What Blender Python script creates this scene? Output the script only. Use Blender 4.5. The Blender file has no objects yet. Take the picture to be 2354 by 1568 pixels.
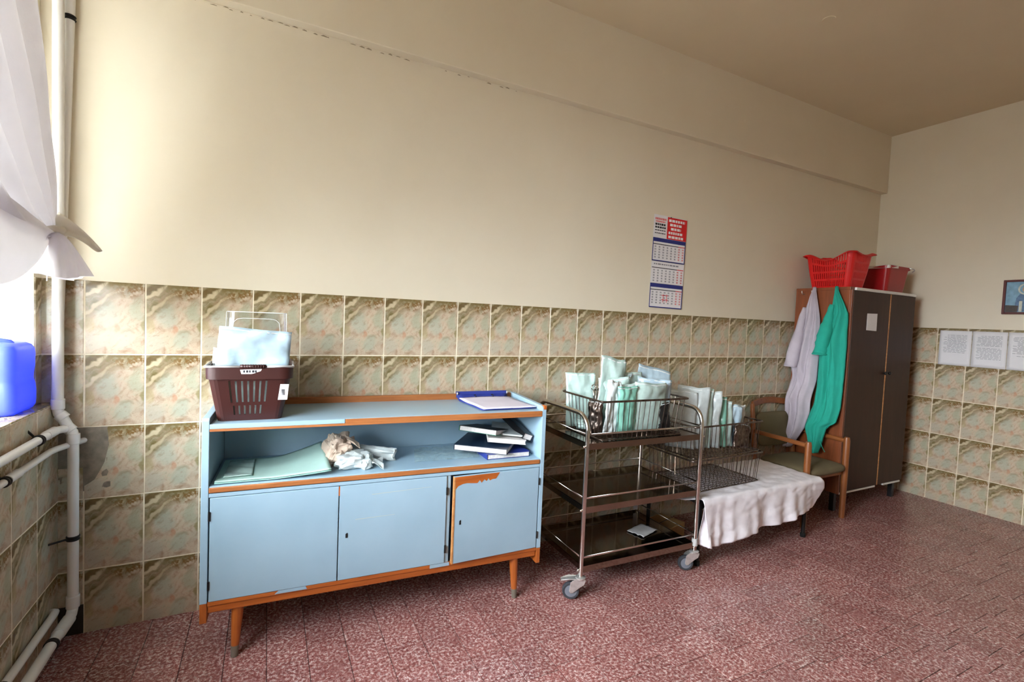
import bpy, math, random
from mathutils import Vector, Matrix, noise as mnoise
random.seed(7)
PI = math.pi
sc = bpy.context.scene
COL = sc.collection

# ------------------------------------------------------------------ camera
CAM = Vector((0.6599, -2.5254, 1.3786))
YAW, PITCH, ROLL, FPX = 0.4714, -0.0439, 0.0427, 1106.09
fw = Vector((math.sin(YAW)*math.cos(PITCH), math.cos(YAW)*math.cos(PITCH), math.sin(PITCH)))
r0 = Vector((math.cos(YAW), -math.sin(YAW), 0.0))
u0 = r0.cross(fw)
rt = r0*math.cos(ROLL) + u0*math.sin(ROLL)
up = -r0*math.sin(ROLL) + u0*math.cos(ROLL)
cam_data = bpy.data.cameras.new('camera')
cam_data.sensor_fit = 'HORIZONTAL'; cam_data.sensor_width = 36.0
cam_data.lens = FPX/2354.0*36.0
cam_data.clip_start = 0.02
cam = bpy.data.objects.new('camera', cam_data); COL.objects.link(cam)
m = Matrix((rt, up, -fw)).transposed().to_4x4(); m.translation = CAM
cam.matrix_world = m
sc.camera = cam

# ------------------------------------------------------------------ daylight: overcast sky, darker ground below the horizon
SKY_STRENGTH = 10.0
world = bpy.data.worlds.new('overcast_sky'); sc.world = world
world.use_nodes = True
wn, wl = world.node_tree.nodes, world.node_tree.links
wn.clear()
w_out = wn.new('ShaderNodeOutputWorld'); w_bg = wn.new('ShaderNodeBackground')
w_tc = wn.new('ShaderNodeTexCoord'); w_sep = wn.new('ShaderNodeSeparateXYZ')
w_rmp = wn.new('ShaderNodeValToRGB')
w_rmp.color_ramp.elements[0].position = 0.47; w_rmp.color_ramp.elements[0].color = (0.16, 0.155, 0.145, 1)
w_rmp.color_ramp.elements[1].position = 0.53; w_rmp.color_ramp.elements[1].color = (0.90, 0.945, 1.0, 1)
w_map = wn.new('ShaderNodeMapRange'); w_map.inputs['From Min'].default_value = -1; w_map.inputs['From Max'].default_value = 1
wl.new(w_tc.outputs['Generated'], w_sep.inputs[0]); wl.new(w_sep.outputs['Z'], w_map.inputs['Value'])
wl.new(w_map.outputs[0], w_rmp.inputs[0]); wl.new(w_rmp.outputs[0], w_bg.inputs['Color'])
w_bg.inputs['Strength'].default_value = SKY_STRENGTH
wl.new(w_bg.outputs[0], w_out.inputs['Surface'])

WIN = [(-0.06, -2.45)]                       # wide tall window in the left wall, y from - to
WZ0, WZ1 = 0.973, 2.78
XW = -0.135                                  # plane of the left wall above the ledge
XL = -0.085                                  # plane of the left wall below the ledge
XR = 5.75
YF = -4.9
ZC = 3.21
ZT = 1.4636                                  # top of the wall tiles
def portal(name, y0, y1):
    l = bpy.data.lights.new(name, 'AREA'); l.shape = 'RECTANGLE'
    l.size = abs(y1-y0); l.size_y = WZ1-WZ0
    l.cycles.is_portal = True
    o = bpy.data.objects.new(name, l); COL.objects.link(o)
    o.location = (-0.42, (y0+y1)/2, (WZ0+WZ1)/2)
    o.rotation_euler = (Vector((1, 0, 0))).to_track_quat('-Z', 'Z').to_euler()
    return o
portal('window_portal', *WIN[0])

sc.view_settings.view_transform = 'Standard'
sc.view_settings.look = 'None'
sc.view_settings.gamma = 1.0
sc.view_settings.use_curve_mapping = False
sc.view_settings.exposure = 2.38
sc.cycles.use_denoising = True
sc.cycles.max_bounces = 8
sc.cycles.diffuse_bounces = 5
sc.cycles.transparent_max_bounces = 16
sc.cycles.use_adaptive_sampling = True
sc.cycles.adaptive_threshold = 0.1
sc.cycles.adaptive_min_samples = 16
sc.cycles.caustics_reflective = False
sc.cycles.caustics_refractive = False
sc.cycles.sample_clamp_indirect = 8.0

# ------------------------------------------------------------------ helpers
def lin(c):
    c = c/255.0
    return c/12.92 if c <= 0.04045 else ((c+0.055)/1.055)**2.4
def rgb(r, g, b): return (lin(r), lin(g), lin(b), 1.0)

class NT:
    """small helper around a material's node tree"""
    def __init__(self, name):
        self.m = bpy.data.materials.new(name); self.m.use_nodes = True
        self.n, self.l = self.m.node_tree.nodes, self.m.node_tree.links
        self.bsdf = self.n['Principled BSDF']; self.out = self.n['Material Output']
    def node(self, t, **kw):
        n = self.n.new(t)
        for k, v in kw.items():
            if hasattr(n, k) and k not in n.inputs: setattr(n, k, v)
            else: n.inputs[k].default_value = v
        return n
    def link(self, a, b): self.l.new(a, b)
    def coord(self, kind='Object', scale=(1, 1, 1), loc=(0, 0, 0), rot=(0, 0, 0)):
        t = self.node('ShaderNodeTexCoord'); mp = self.node('ShaderNodeMapping')
        mp.inputs['Scale'].default_value = scale; mp.inputs['Location'].default_value = loc; mp.inputs['Rotation'].default_value = rot
        self.link(t.outputs[kind], mp.inputs['Vector']); return mp.outputs[0]
    def noise(self, vec, scale, detail=3, rough=0.55, dist=0.0):
        n = self.node('ShaderNodeTexNoise', Scale=scale, Detail=detail, Roughness=rough, Distortion=dist)
        self.link(vec, n.inputs['Vector']); return n.outputs['Fac']
    def ramp(self, fac, stops, interp='LINEAR'):
        n = self.node('ShaderNodeValToRGB'); cr = n.color_ramp; cr.interpolation = interp
        while len(cr.elements) < len(stops): cr.elements.new(0.5)
        for e, (p, c) in zip(cr.elements, stops): e.position = p; e.color = c
        self.link(fac, n.inputs[0]); return n.outputs[0]
    def mix(self, fac, a, b, mode='MIX'):
        n = self.node('ShaderNodeMix', data_type='RGBA', blend_type=mode)
        for s, v in (('Factor', fac), ('A', a), ('B', b)):
            i = [k for k in n.inputs if k.name == s and (k.type == 'VALUE' if s == 'Factor' else k.type == 'RGBA')][0]
            if hasattr(v, 'node'): self.link(v, i)
            else: i.default_value = v
        return [k for k in n.outputs if k.type == 'RGBA'][0]
    def math(self, op, a, b=None):
        n = self.node('ShaderNodeMath', operation=op)
        for i, v in enumerate((a, b)):
            if v is None: continue
            if hasattr(v, 'node'): self.link(v, n.inputs[i])
            else: n.inputs[i].default_value = v
        return n.outputs[0]
    def node_smooth(self, val, lo, hi):
        n = self.node('ShaderNodeMapRange', interpolation_type='SMOOTHSTEP')
        n.inputs['From Min'].default_value = lo; n.inputs['From Max'].default_value = hi
        self.link(val, n.inputs['Value']); return n.outputs[0]
    def bump(self, h, strength=0.2, dist=0.002):
        b = self.node('ShaderNodeBump', Strength=strength, Distance=dist)
        self.link(h, b.inputs['Height']); self.link(b.outputs[0], self.bsdf.inputs['Normal'])
    def set(self, **kw):
        for k, v in kw.items():
            k = k.replace('_', ' ')
            if hasattr(v, 'node'): self.link(v, self.bsdf.inputs[k])
            else: self.bsdf.inputs[k].default_value = v
        return self

M = {}
def simple(name, col, rough=0.6, metal=0.0, var=0.12, vscale=8.0, bump=0.0, bscale=60.0, coat=0.0, spec=0.5):
    t = NT(name); v = t.coord()
    f = t.noise(v, vscale, 4)
    d = tuple(c*(1-var) for c in col[:3])+(1,); b = tuple(min(1, c*(1+var)) for c in col[:3])+(1,)
    t.set(Base_Color=t.ramp(f, [(0.3, d), (0.7, b)]), Roughness=rough, Metallic=metal, Coat_Weight=coat)
    t.bsdf.inputs['Specular IOR Level'].default_value = spec
    if bump: t.bump(t.noise(v, bscale, 4), bump, 0.002)
    M[name] = t.m; return t
def cloth(name, col, trans=0.25, rough=0.9, var=0.06, scale=14, bump=0.25, bscale=160.0):
    t = NT(name); v = t.coord()
    f = t.noise(v, scale, 4)
    d = tuple(c*(1-var) for c in col[:3])+(1,); b = tuple(min(1, c*(1+var)) for c in col[:3])+(1,)
    c = t.ramp(f, [(0.3, d), (0.7, b)])
    t.set(Base_Color=c, Roughness=rough)
    t.bump(t.noise(v, bscale, 3), bump, 0.001)
    tr = t.node('ShaderNodeBsdfTranslucent'); t.link(c, tr.inputs['Color'])
    mx = t.node('ShaderNodeMixShader'); mx.inputs[0].default_value = trans
    t.link(t.bsdf.outputs[0], mx.inputs[1]); t.link(tr.outputs[0], mx.inputs[2]); t.link(mx.outputs[0], t.out.inputs['Surface'])
    M[name] = t.m; return t

def wood(name, dark, light, rough=0.4, axis='X', scale=1.0, coat=0.15):
    t = NT(name)
    sc_ = {'X': (2.2, 30, 30), 'Y': (30, 2.2, 30), 'Z': (30, 30, 2.2)}[axis]
    v = t.coord(scale=tuple(s*scale for s in sc_))
    f = t.noise(v, 1.2, 6, 0.65, 0.8)
    c = t.ramp(f, [(0.25, dark), (0.75, light)])
    v2 = t.coord(); n2 = t.noise(v2, 5, 3)
    c = t.mix(t.ramp(n2, [(0.35, (0, 0, 0, 1)), (0.8, (0.35, 0.35, 0.35, 1))]), c, dark)
    t.set(Base_Color=c, Roughness=rough, Coat_Weight=coat, Coat_Roughness=0.25)
    t.bump(f, 0.08, 0.001)
    M[name] = t.m

# ------------------------------------------------------------------ materials
def make_materials():
    # cream wall paint
    t = NT('wall_paint'); v = t.coord()
    f = t.noise(v, 1.6, 5, 0.6)
    c = t.ramp(f, [(0.25, rgb(219, 208, 186)), (0.55, rgb(223, 213, 192)), (0.8, rgb(226, 217, 197))])
    t.set(Base_Color=c, Roughness=0.55); t.bump(t.noise(v, 35, 5), 0.06, 0.004); M['wall_paint'] = t.m
    t = NT('ceiling_paint'); v = t.coord(); f = t.noise(v, 1.1, 5, 0.6)
    c = t.ramp(f, [(0.25, rgb(212, 197, 168)), (0.8, rgb(219, 205, 177))])
    t.set(Base_Color=c, Roughness=0.6); t.bump(t.noise(v, 30, 5), 0.05, 0.004); M['ceiling_paint'] = t.m
    # marbled ceramic wall tile: one print, the same on each tile (tile-local coordinates)
    t = NT('marbled_tile')
    v = t.coord()
    nw = t.node('ShaderNodeTexNoise', Scale=15.0, Detail=3.0, Roughness=0.5); t.link(v, nw.inputs['Vector'])
    wp = t.node('ShaderNodeVectorMath', operation='MULTIPLY_ADD'); wp.inputs[1].default_value = (0.058, 0.0, 0.07)
    off = t.node('ShaderNodeVectorMath', operation='ADD'); off.inputs[1].default_value = (-0.029, 0.0, -0.035)
    t.link(nw.outputs['Color'], wp.inputs[0]); t.link(v, wp.inputs[2]); t.link(wp.outputs[0], off.inputs[0])
    V = off.outputs[0]                                   # warped position, metres from the tile's lower left corner
    fine = t.noise(v, 75, 4, 0.7)
    mid = t.noise(v, 24, 4, 0.65, 0.8)
    c = t.ramp(mid, [(0.36, rgb(188, 178, 154)), (0.5, rgb(196, 176, 152)), (0.62, rgb(180, 157, 134)), (0.72, rgb(162, 132, 106))])
    def blob(c, cx, cz, rx, rz, col, lo=0.45, hi=1.2, amt=0.8):
        mp = t.node('ShaderNodeMapping'); mp.vector_type = 'POINT'
        mp.inputs['Location'].default_value = (-cx/rx, 0, -cz/rz); mp.inputs['Scale'].default_value = (1/rx, 0, 1/rz)
        t.link(V, mp.inputs['Vector'])
        ln = t.node('ShaderNodeVectorMath', operation='LENGTH'); t.link(mp.outputs[0], ln.inputs[0])
        return t.mix(t.math('MULTIPLY', t.node_smooth(ln.outputs['Value'], hi, lo), amt), c, col)
    c = blob(c, 0.070, 0.190, 0.030, 0.030, rgb(132, 128, 98), 0.2, 1.3, 0.7)
    c = blob(c, 0.128, 0.086, 0.030, 0.014, rgb(142, 134, 106), 0.2, 1.3, 0.6)
    c = blob(c, 0.074, 0.160, 0.042, 0.052, rgb(178, 178, 160))
    c = blob(c, 0.034, 0.052, 0.040, 0.046, rgb(182, 174, 156))
    c = blob(c, 0.126, 0.056, 0.036, 0.038, rgb(174, 175, 156))
    c = blob(c, 0.172, 0.185, 0.028, 0.060, rgb(172, 172, 148), amt=0.8)
    c = blob(c, 0.178, 0.075, 0.022, 0.035, rgb(184, 172, 150), amt=0.7)
    c = blob(c, 0.196, 0.125, 0.016, 0.045, rgb(134, 128, 84), amt=0.75)
    c = blob(c, 0.012, 0.120, 0.020, 0.040, rgb(176, 160, 122), amt=0.7)
    c = blob(c, 0.095, 0.105, 0.012, 0.030, rgb(188, 128, 96), 0.3, 1.2, 0.6)
    sep = t.node('ShaderNodeSeparateXYZ'); t.link(V, sep.inputs[0]); X, Z = sep.outputs['X'], sep.outputs['Z']
    s_ = t.math('SUBTRACT', Z, t.math('MULTIPLY', X, 0.92))                 # distance across the diagonal streaks
    def band(lo0, lo1, hi0, hi1):
        return t.math('MULTIPLY', t.node_smooth(s_, lo0, lo1), t.node_smooth(s_, hi1, hi0))
    stk = t.ramp(mid, [(0.34, (1, 1, 1, 1)), (0.62, (0.45, 0.45, 0.45, 1))])
    c = t.mix(t.math('MULTIPLY', band(0.105, 0.16, 0.262, 0.31), stk), c, rgb(112, 100, 60))
    wv = t.node('ShaderNodeTexNoise', Scale=1.0, Detail=5.0, Roughness=0.7); cm = t.node('ShaderNodeCombineXYZ')
    t.link(t.math('MULTIPLY', s_, 46.0), cm.inputs['X']); t.link(t.math('MULTIPLY', t.math('ADD', X, t.math('MULTIPLY', Z, 0.9)), 13.0), cm.inputs['Y']); t.link(cm.outputs[0], wv.inputs['Vector'])
    c = t.mix(t.math('MULTIPLY', t.node_smooth(wv.outputs['Fac'], 0.5, 0.68), 0.42), c, rgb(138, 112, 78))
    c = t.mix(t.math('MULTIPLY', t.node_smooth(wv.outputs['Fac'], 0.47, 0.34), 0.25), c, rgb(206, 198, 178))
    c = t.mix(t.math('MULTIPLY', band(0.150, 0.162, 0.172, 0.184), 0.75), c, rgb(196, 178, 146))
    c = t.mix(t.math('MULTIPLY', band(0.222, 0.232, 0.238, 0.248), 0.9), c, rgb(204, 188, 156))
    c = t.mix(t.math('MULTIPLY', band(0.236, 0.25, 0.262, 0.28), 0.8), c, rgb(100, 80, 48))
    # rust and olive mottling along the top right edge
    top = t.math('MULTIPLY', t.node_smooth(Z, 0.225, 0.262), t.node_smooth(X, 0.07, 0.12))
    c = t.mix(t.math('MULTIPLY', top, t.node_smooth(fine, 0.42, 0.6)), c, rgb(124, 92, 48))
    top2 = t.math('MULTIPLY', t.node_smooth(Z, 0.27, 0.292), 0.8)
    c = t.mix(t.math('MULTIPLY', top2, t.node_smooth(mid, 0.36, 0.56)), c, rgb(112, 98, 56))
    c = t.mix(t.math('MULTIPLY', t.node_smooth(fine, 0.56, 0.74), 0.35), c, rgb(148, 118, 90))
    t.set(Base_Color=c, Roughness=0.15); t.bsdf.inputs['Specular IOR Level'].default_value = 0.5
    t.bump(t.noise(v, 9, 2), 0.05, 0.003)
    M['marbled_tile'] = t.m
    simple('grout', rgb(226, 214, 190), 0.9, var=0.15, vscale=20)
    simple('cement', rgb(128, 118, 104), 0.95, var=0.3, vscale=25, bump=0.6, bscale=50)
    simple('dark_cement', rgb(46, 40, 35), 0.95, var=0.35, vscale=25, bump=0.6, bscale=50)
    # red terrazzo floor tile
    t = NT('red_terrazzo')
    tc = t.node('ShaderNodeTexCoord'); oi = t.node('ShaderNodeObjectInfo')
    geo = t.node('ShaderNodeNewGeometry')
    v = geo.outputs['Position']
    a = t.node('ShaderNodeTexVoronoi', feature='F1', Scale=120.0); t.link(v, a.inputs['Vector'])
    n = t.noise(v, 82, 5, 0.75)
    chips = t.ramp(n, [(0.30, rgb(84, 34, 32)), (0.42, rgb(128, 64, 60)), (0.50, rgb(154, 96, 90)), (0.57, rgb(196, 164, 158)), (0.68, rgb(226, 212, 206))])
    dk = t.mix(t.ramp(a.outputs['Color'], [(0.55, (0, 0, 0, 1)), (0.8, (0.55, 0.55, 0.55, 1))]), chips, rgb(96, 38, 36))
    big = t.noise(v, 6, 4)
    c = t.mix(t.ramp(big, [(0.35, (0, 0, 0, 1)), (0.75, (0.45, 0.45, 0.45, 1))]), dk, rgb(132, 66, 60))
    h = t.node('ShaderNodeHueSaturation'); t.link(c, h.inputs['Color'])
    t.link(t.math('ADD', t.math('MULTIPLY', oi.outputs['Random'], 0.22), 0.92), h.inputs['Value']); h.inputs['Saturation'].default_value = 0.9
    t.set(Base_Color=h.outputs[0], Roughness=t.ramp(big, [(0.3, (0.14,)*3+(1,)), (0.8, (0.32,)*3+(1,))]))
    t.bump(n, 0.05, 0.001); M['red_terrazzo'] = t.m
    simple('floor_joint', rgb(52, 30, 27), 0.9, var=0.2)
    # pale blue paint, a little worn
    t = NT('blue_paint'); v = t.coord(); f = t.noise(v, 3, 5)
    c = t.ramp(f, [(0.3, rgb(142, 170, 188)), (0.7, rgb(154, 181, 198))])
    n = t.noise(t.coord(scale=(1, 1, 9)), 9, 6, 0.7)
    c = t.mix(t.ramp(n, [(0.68, (0, 0, 0, 1)), (0.74, (0.4, 0.4, 0.4, 1))]), c, rgb(150, 160, 150))
    t.set(Base_Color=c, Roughness=0.32); t.bump(t.noise(v, 25, 3), 0.05, 0.003); M['blue_paint'] = t.m
    wood('orange_wood', rgb(142, 66, 20), rgb(196, 108, 42), 0.42, 'X')
    wood('orange_wood_z', rgb(142, 66, 20), rgb(198, 112, 46), 0.42, 'Z')
    wood('brown_edge', rgb(136, 76, 34), rgb(182, 116, 64), 0.5, 'X', coat=0.05)
    wood('board_edge', rgb(150, 88, 40), rgb(206, 150, 92), 0.6, 'X', coat=0.0)
    wood('wardrobe_side', rgb(104, 50, 22), rgb(148, 78, 36), 0.45, 'Z', 0.7)
    wood('wardrobe_door', rgb(50, 29, 18), rgb(66, 40, 26), 0.5, 'Z', 0.8, coat=0.0); M['wardrobe_door'].node_tree.nodes['Principled BSDF'].inputs['Specular IOR Level'].default_value = 0.3
    wood('chair_wood', rgb(112, 60, 26), rgb(158, 94, 46), 0.4, 'Z')
    wood('chair_wood_x', rgb(112, 60, 26), rgb(158, 94, 46), 0.4, 'Y')
    simple('grey_metal_cap', rgb(120, 112, 100), 0.5, var=0.2)
    simple('black_iron', rgb(22, 20, 20), 0.5, 0.3)
    simple('dark_hole', rgb(8, 8, 8), 0.9)
    simple('white_plastic', rgb(226, 224, 220), 0.35, var=0.03)
    simple('pipe_white', rgb(222, 220, 216), 0.28, var=0.04, coat=0.2)
    simple('white_paint', rgb(236, 236, 234), 0.4, var=0.03)
    simple('brown_plastic', rgb(54, 20, 16), 0.42, var=0.08, bump=0.05)
    simple('red_plastic', rgb(206, 18, 18), 0.36, var=0.06)
    simple('dark_red_plastic', rgb(160, 16, 20), 0.34, var=0.06)
    simple('paper', rgb(226, 224, 226), 0.85, var=0.03)
    simple('page_edges', rgb(212, 206, 202), 0.9, var=0.12, vscale=90)
    simple('lilac_page', rgb(214, 208, 222), 0.85, var=0.03)
    simple('cover_blue', rgb(38, 52, 130), 0.4); simple('cover_navy', rgb(24, 40, 62), 0.35); simple('cover_black', rgb(18, 18, 20), 0.4)
    simple('cover_green', rgb(20, 104, 78), 0.45); simple('ink', rgb(138, 138, 144), 0.9); simple('scratch_tone', rgb(176, 186, 180), 0.5); simple('plaster_shadow', rgb(150, 136, 112), 0.9); simple('dark_ink', rgb(40, 40, 46), 0.9)
    simple('red_ink', rgb(214, 30, 34), 0.7); simple('blue_ink', rgb(38, 46, 118), 0.7); simple('white_ink', rgb(238, 236, 236), 0.7)
    simple('light_red_ink', rgb(216, 110, 112), 0.8)
    simple('cardboard', rgb(150, 112, 62), 0.85, var=0.15)
    simple('tape_grey', rgb(180, 178, 178), 0.5)
    simple('tan_paper', rgb(178, 158, 142), 0.8, var=0.15, bump=0.6, bscale=40)
    simple('olive_fabric', rgb(104, 92, 66), 0.95, var=0.1, bump=0.4, bscale=220)
    simple('rubber_grey', rgb(112, 116, 126), 0.6); simple('rubber_dark', rgb(52, 54, 60), 0.7)
    simple('picture_frame_wood', rgb(86, 24, 22), 0.4)
    simple('print_sky', rgb(120, 160, 184), 0.4, var=0.25, vscale=30); simple('print_robe', rgb(82, 112, 146), 0.4, var=0.3, vscale=50)
    simple('print_halo', rgb(196, 200, 186), 0.4, var=0.15, vscale=40); simple('print_skin', rgb(188, 160, 134), 0.4); simple('print_dark', rgb(58, 46, 40), 0.4, var=0.4, vscale=60)
    simple('galvanised', rgb(214, 214, 212), 0.3, 0.75, var=0.15, vscale=60)
    # stainless steel: brushed, mirror-like
    t = NT('steel'); v = t.coord(); f = t.noise(v, 40, 3)
    t.set(Base_Color=rgb(200, 194, 188), Metallic=1.0, Roughness=t.ramp(f, [(0.3, (0.14,)*3+(1,)), (0.8, (0.26,)*3+(1,))])); M['steel'] = t.m
    t = NT('tray_steel'); v = t.coord(); f = t.noise(v, 12, 3)
    t.set(Base_Color=rgb(152, 140, 128), Metallic=1.0, Roughness=t.ramp(f, [(0.3, (0.07,)*3+(1,)), (0.8, (0.14,)*3+(1,))])); M['tray_steel'] = t.m
    t = NT('wire_steel'); v = t.coord(); f = t.noise(v, 40, 3)
    t.set(Base_Color=t.ramp(f, [(0.3, rgb(78, 66, 60)), (0.7, rgb(136, 122, 114))]), Metallic=1.0, Roughness=0.3); M['wire_steel'] = t.m
    cloth('white_cotton', rgb(240, 235, 241), 0.12)
    cloth('curtain_cloth', rgb(230, 228, 234), 0.14, var=0.05, scale=5)
    cloth('sheer_cloth', rgb(236, 232, 222), 0.25, scale=5)
    cloth('lilac_cotton', rgb(190, 180, 190), 0.1)
    cloth('teal_cotton', rgb(34, 168, 146), 0.12)
    cloth('teal_wrap', rgb(190, 220, 212), 0.3, rough=0.45)
    cloth('green_wrap', rgb(160, 206, 196), 0.15, rough=0.5)
    def pouch_mat(name, col, trans, rough):
        t = cloth(name, col, trans, rough, 0.1, 20, 0.5, 45); t.bsdf.inputs['Coat Weight'].default_value = 0.5
        t.bsdf.inputs['Coat Roughness'].default_value = 0.12
    pouch_mat('film_teal', rgb(206, 228, 222), 0.3, 0.25)
    pouch_mat('film_green', rgb(150, 212, 194), 0.3, 0.25)
    pouch_mat('film_blue', rgb(198, 220, 232), 0.3, 0.25)
    pouch_mat('pouch_paper', rgb(238, 243, 243), 0.3, 0.7)
    pouch_mat('pouch_grey', rgb(212, 220, 220), 0.3, 0.5)
    # blue jerrycan plastic
    t = NT('blue_can'); t.set(Base_Color=rgb(98, 120, 228), Roughness=0.35)
    tr = t.node('ShaderNodeBsdfTranslucent'); tr.inputs['Color'].default_value = rgb(104, 140, 255)
    mx = t.node('ShaderNodeMixShader'); mx.inputs[0].default_value = 0.3
    v = t.coord(); t.bump(t.noise(v, 12, 3), 0.08, 0.004)
    t.link(t.bsdf.outputs[0], mx.inputs[1]); t.link(tr.outputs[0], mx.inputs[2]); t.link(mx.outputs[0], t.out.inputs['Surface']); M['blue_can'] = t.m
    # clear plastic and window glass
    def clear(name, tint, refl, rough):
        t = NT(name); tp = t.node('ShaderNodeBsdfTransparent'); tp.inputs['Color'].default_value = tint
        gl = t.node('ShaderNodeBsdfGlossy'); gl.inputs['Roughness'].default_value = rough
        fr = t.node('ShaderNodeFresnel', IOR=1.45)
        f = t.math('MULTIPLY', fr.outputs[0], refl)
        n = t.noise(t.coord(), 12, 2); f = t.math('MINIMUM', t.math('MULTIPLY', f, t.math('ADD', n, 0.5)), 0.4)
        mx = t.node('ShaderNodeMixShader'); t.link(f, mx.inputs[0])
        t.link(tp.outputs[0], mx.inputs[1]); t.link(gl.outputs[0], mx.inputs[2]); t.link(mx.outputs[0], t.out.inputs['Surface']); M[name] = t.m
    clear('clear_plastic', (0.93, 0.95, 0.96, 1), 2.0, 0.06)
    simple('edge_highlight', rgb(226, 230, 232), 0.15, coat=0.5)  # opaque near-white that paints the highlight on the clear box's edges
    clear('clear_film', (0.95, 0.985, 0.985, 1), 0.8, 0.2)
    t = NT('milky_film'); t.set(Base_Color=rgb(190, 216, 216), Roughness=0.3)
    tp = t.node('ShaderNodeBsdfTransparent'); mx = t.node('ShaderNodeMixShader')
    t.link(t.ramp(t.noise(t.coord(), 18, 3), [(0.35, (0.22,)*3+(1,)), (0.7, (0.45,)*3+(1,))]), mx.inputs[0])
    t.link(tp.outputs[0], mx.inputs[1]); t.link(t.bsdf.outputs[0], mx.inputs[2]); t.link(mx.outputs[0], t.out.inputs['Surface']); M['milky_film'] = t.m
    clear('window_glass', (0.96, 0.98, 0.98, 1), 1.0, 0.02)
make_materials()

# ------------------------------------------------------------------ mesh builder
class MB:
    def __init__(self): self.v, self.f = [], []
    def box(self, x0, x1, y0, y1, z0, z1):
        b = len(self.v)
        self.v += [(x0, y0, z0), (x1, y0, z0), (x1, y1, z0), (x0, y1, z0), (x0, y0, z1), (x1, y0, z1), (x1, y1, z1), (x0, y1, z1)]
        self.f += [tuple(b+i for i in q) for q in ((0, 3, 2, 1), (4, 5, 6, 7), (0, 1, 5, 4), (1, 2, 6, 5), (2, 3, 7, 6), (3, 0, 4, 7))]
        return self
    def tube(self, pts, r, n=8, closed=False):
        pts = [Vector(p) for p in pts]; k = len(pts)
        rr = r if isinstance(r, (list, tuple)) else [r]*k
        b = len(self.v); prev = None
        for i, p in enumerate(pts):
            if closed: d = pts[(i+1) % k]-pts[i-1]
            else: d = pts[min(i+1, k-1)]-pts[max(i-1, 0)]
            d.normalize()
            if prev is None:
                a = d.cross(Vector((0, 0, 1)))
                if a.length < 1e-3: a = d.cross(Vector((1, 0, 0)))
            else: a = prev-d*prev.dot(d)
            a.normalize(); prev = a; c = d.cross(a)
            for j in range(n):
                t = 2*PI*j/n; q = p+(a*math.cos(t)+c*math.sin(t))*rr[i]
                self.v.append(tuple(q))
        for i in range(k if closed else k-1):
            i2 = (i+1) % k
            for j in range(n):
                j2 = (j+1) % n
                self.f.append((b+i*n+j, b+i*n+j2, b+i2*n+j2, b+i2*n+j))
        if not closed:
            self.f.append(tuple(b+j for j in reversed(range(n)))); self.f.append(tuple(b+(k-1)*n+j for j in range(n)))
        return self
    def lathe(self, prof, n=20, axis='Z', at=(0, 0, 0)):
        b = len(self.v); at = Vector(at)
        for (r, h) in prof:
            for j in range(n):
                t = 2*PI*j/n; x, y = r*math.cos(t), r*math.sin(t)
                q = {'Z': (x, y, h), 'Y': (x, h, y), 'X': (h, x, y)}[axis]
                self.v.append(tuple(at+Vector(q)))
        for i in range(len(prof)-1):
            for j in range(n):
                j2 = (j+1) % n; self.f.append((b+i*n+j, b+i*n+j2, b+(i+1)*n+j2, b+(i+1)*n+j))
        self.f.append(tuple(b+j for j in reversed(range(n)))); self.f.append(tuple(b+(len(prof)-1)*n+j for j in range(n)))
        return self
    def grid(self, fn, nu, nv, hole=None, wrap=False):
        b = len(self.v); cols = nu if wrap else nu+1
        for j in range(nv+1):
            for i in range(cols): self.v.append(tuple(fn(i/nu, j/nv)))
        for j in range(nv):
            for i in range(nu):
                if hole and hole(i, j): continue
                i2 = (i+1) % cols
                self.f.append((b+j*cols+i, b+j*cols+i2, b+(j+1)*cols+i2, b+(j+1)*cols+i))
        return self
    def poly(self, pts, d):
        """prism: polygon pts (3d), pushed by vector d"""
        b = len(self.v); k = len(pts); d = Vector(d)
        self.v += [tuple(p) for p in pts]+[tuple(Vector(p)+d) for p in pts]
        self.f.append(tuple(b+i for i in range(k))); self.f.append(tuple(b+k+i for i in reversed(range(k))))
        for i in range(k): self.f.append((b+i, b+(i+1) % k, b+k+(i+1) % k, b+k+i))
        return self
    def mesh(self, name, mat, smooth=False):
        me = bpy.data.meshes.new(name); me.from_pydata(self.v, [], self.f); me.validate()
        import bmesh
        bm = bmesh.new(); bm.from_mesh(me)
        bmesh.ops.remove_doubles(bm, verts=bm.verts, dist=1e-6)
        bmesh.ops.recalc_face_normals(bm, faces=bm.faces); bm.to_mesh(me); bm.free()
        me.materials.append(M[mat])
        if smooth: me.shade_smooth()
        return me
    def build(self, name, mat, parent=None, smooth=False, bevel=0.0, solid=0.0, loc=None, rot=None, subsurf=0, auto=False):
        o = bpy.data.objects.new(name, self.mesh(name, mat, smooth)); COL.objects.link(o)
        if parent is not None: o.parent = parent
        if loc: o.location = loc
        if rot: o.rotation_euler = rot
        if solid:
            md = o.modifiers.new('solidify', 'SOLIDIFY'); md.thickness = solid; md.offset = 0
        if subsurf:
            md = o.modifiers.new('subsurf', 'SUBSURF'); md.levels = subsurf; md.render_levels = subsurf
        if bevel:
            md = o.modifiers.new('bevel', 'BEVEL'); md.width = bevel; md.segments = 2; md.limit_method = 'ANGLE'
        if auto: o.data.set_sharp_from_angle(angle=math.radians(40))
        return o
def empty(name, loc=(0, 0, 0), rz=0.0):
    o = bpy.data.objects.new(name, None); COL.objects.link(o); o.empty_display_size = 0.1
    o.location = loc; o.rotation_euler = (0, 0, rz); return o
def tag(o, label, cat, group=None, kind=None):
    o['label'] = label; o['category'] = cat
    if group: o['group'] = group
    if kind: o['kind'] = kind
    return o
def struct(o, label, cat):
    o['kind'] = 'structure'; o['label'] = label; o['category'] = cat; return o
def stuff(o): o['kind'] = 'stuff'; return o
def fnoise(x, y, z=0.0): return mnoise.noise(Vector((x, y, z)))
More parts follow.
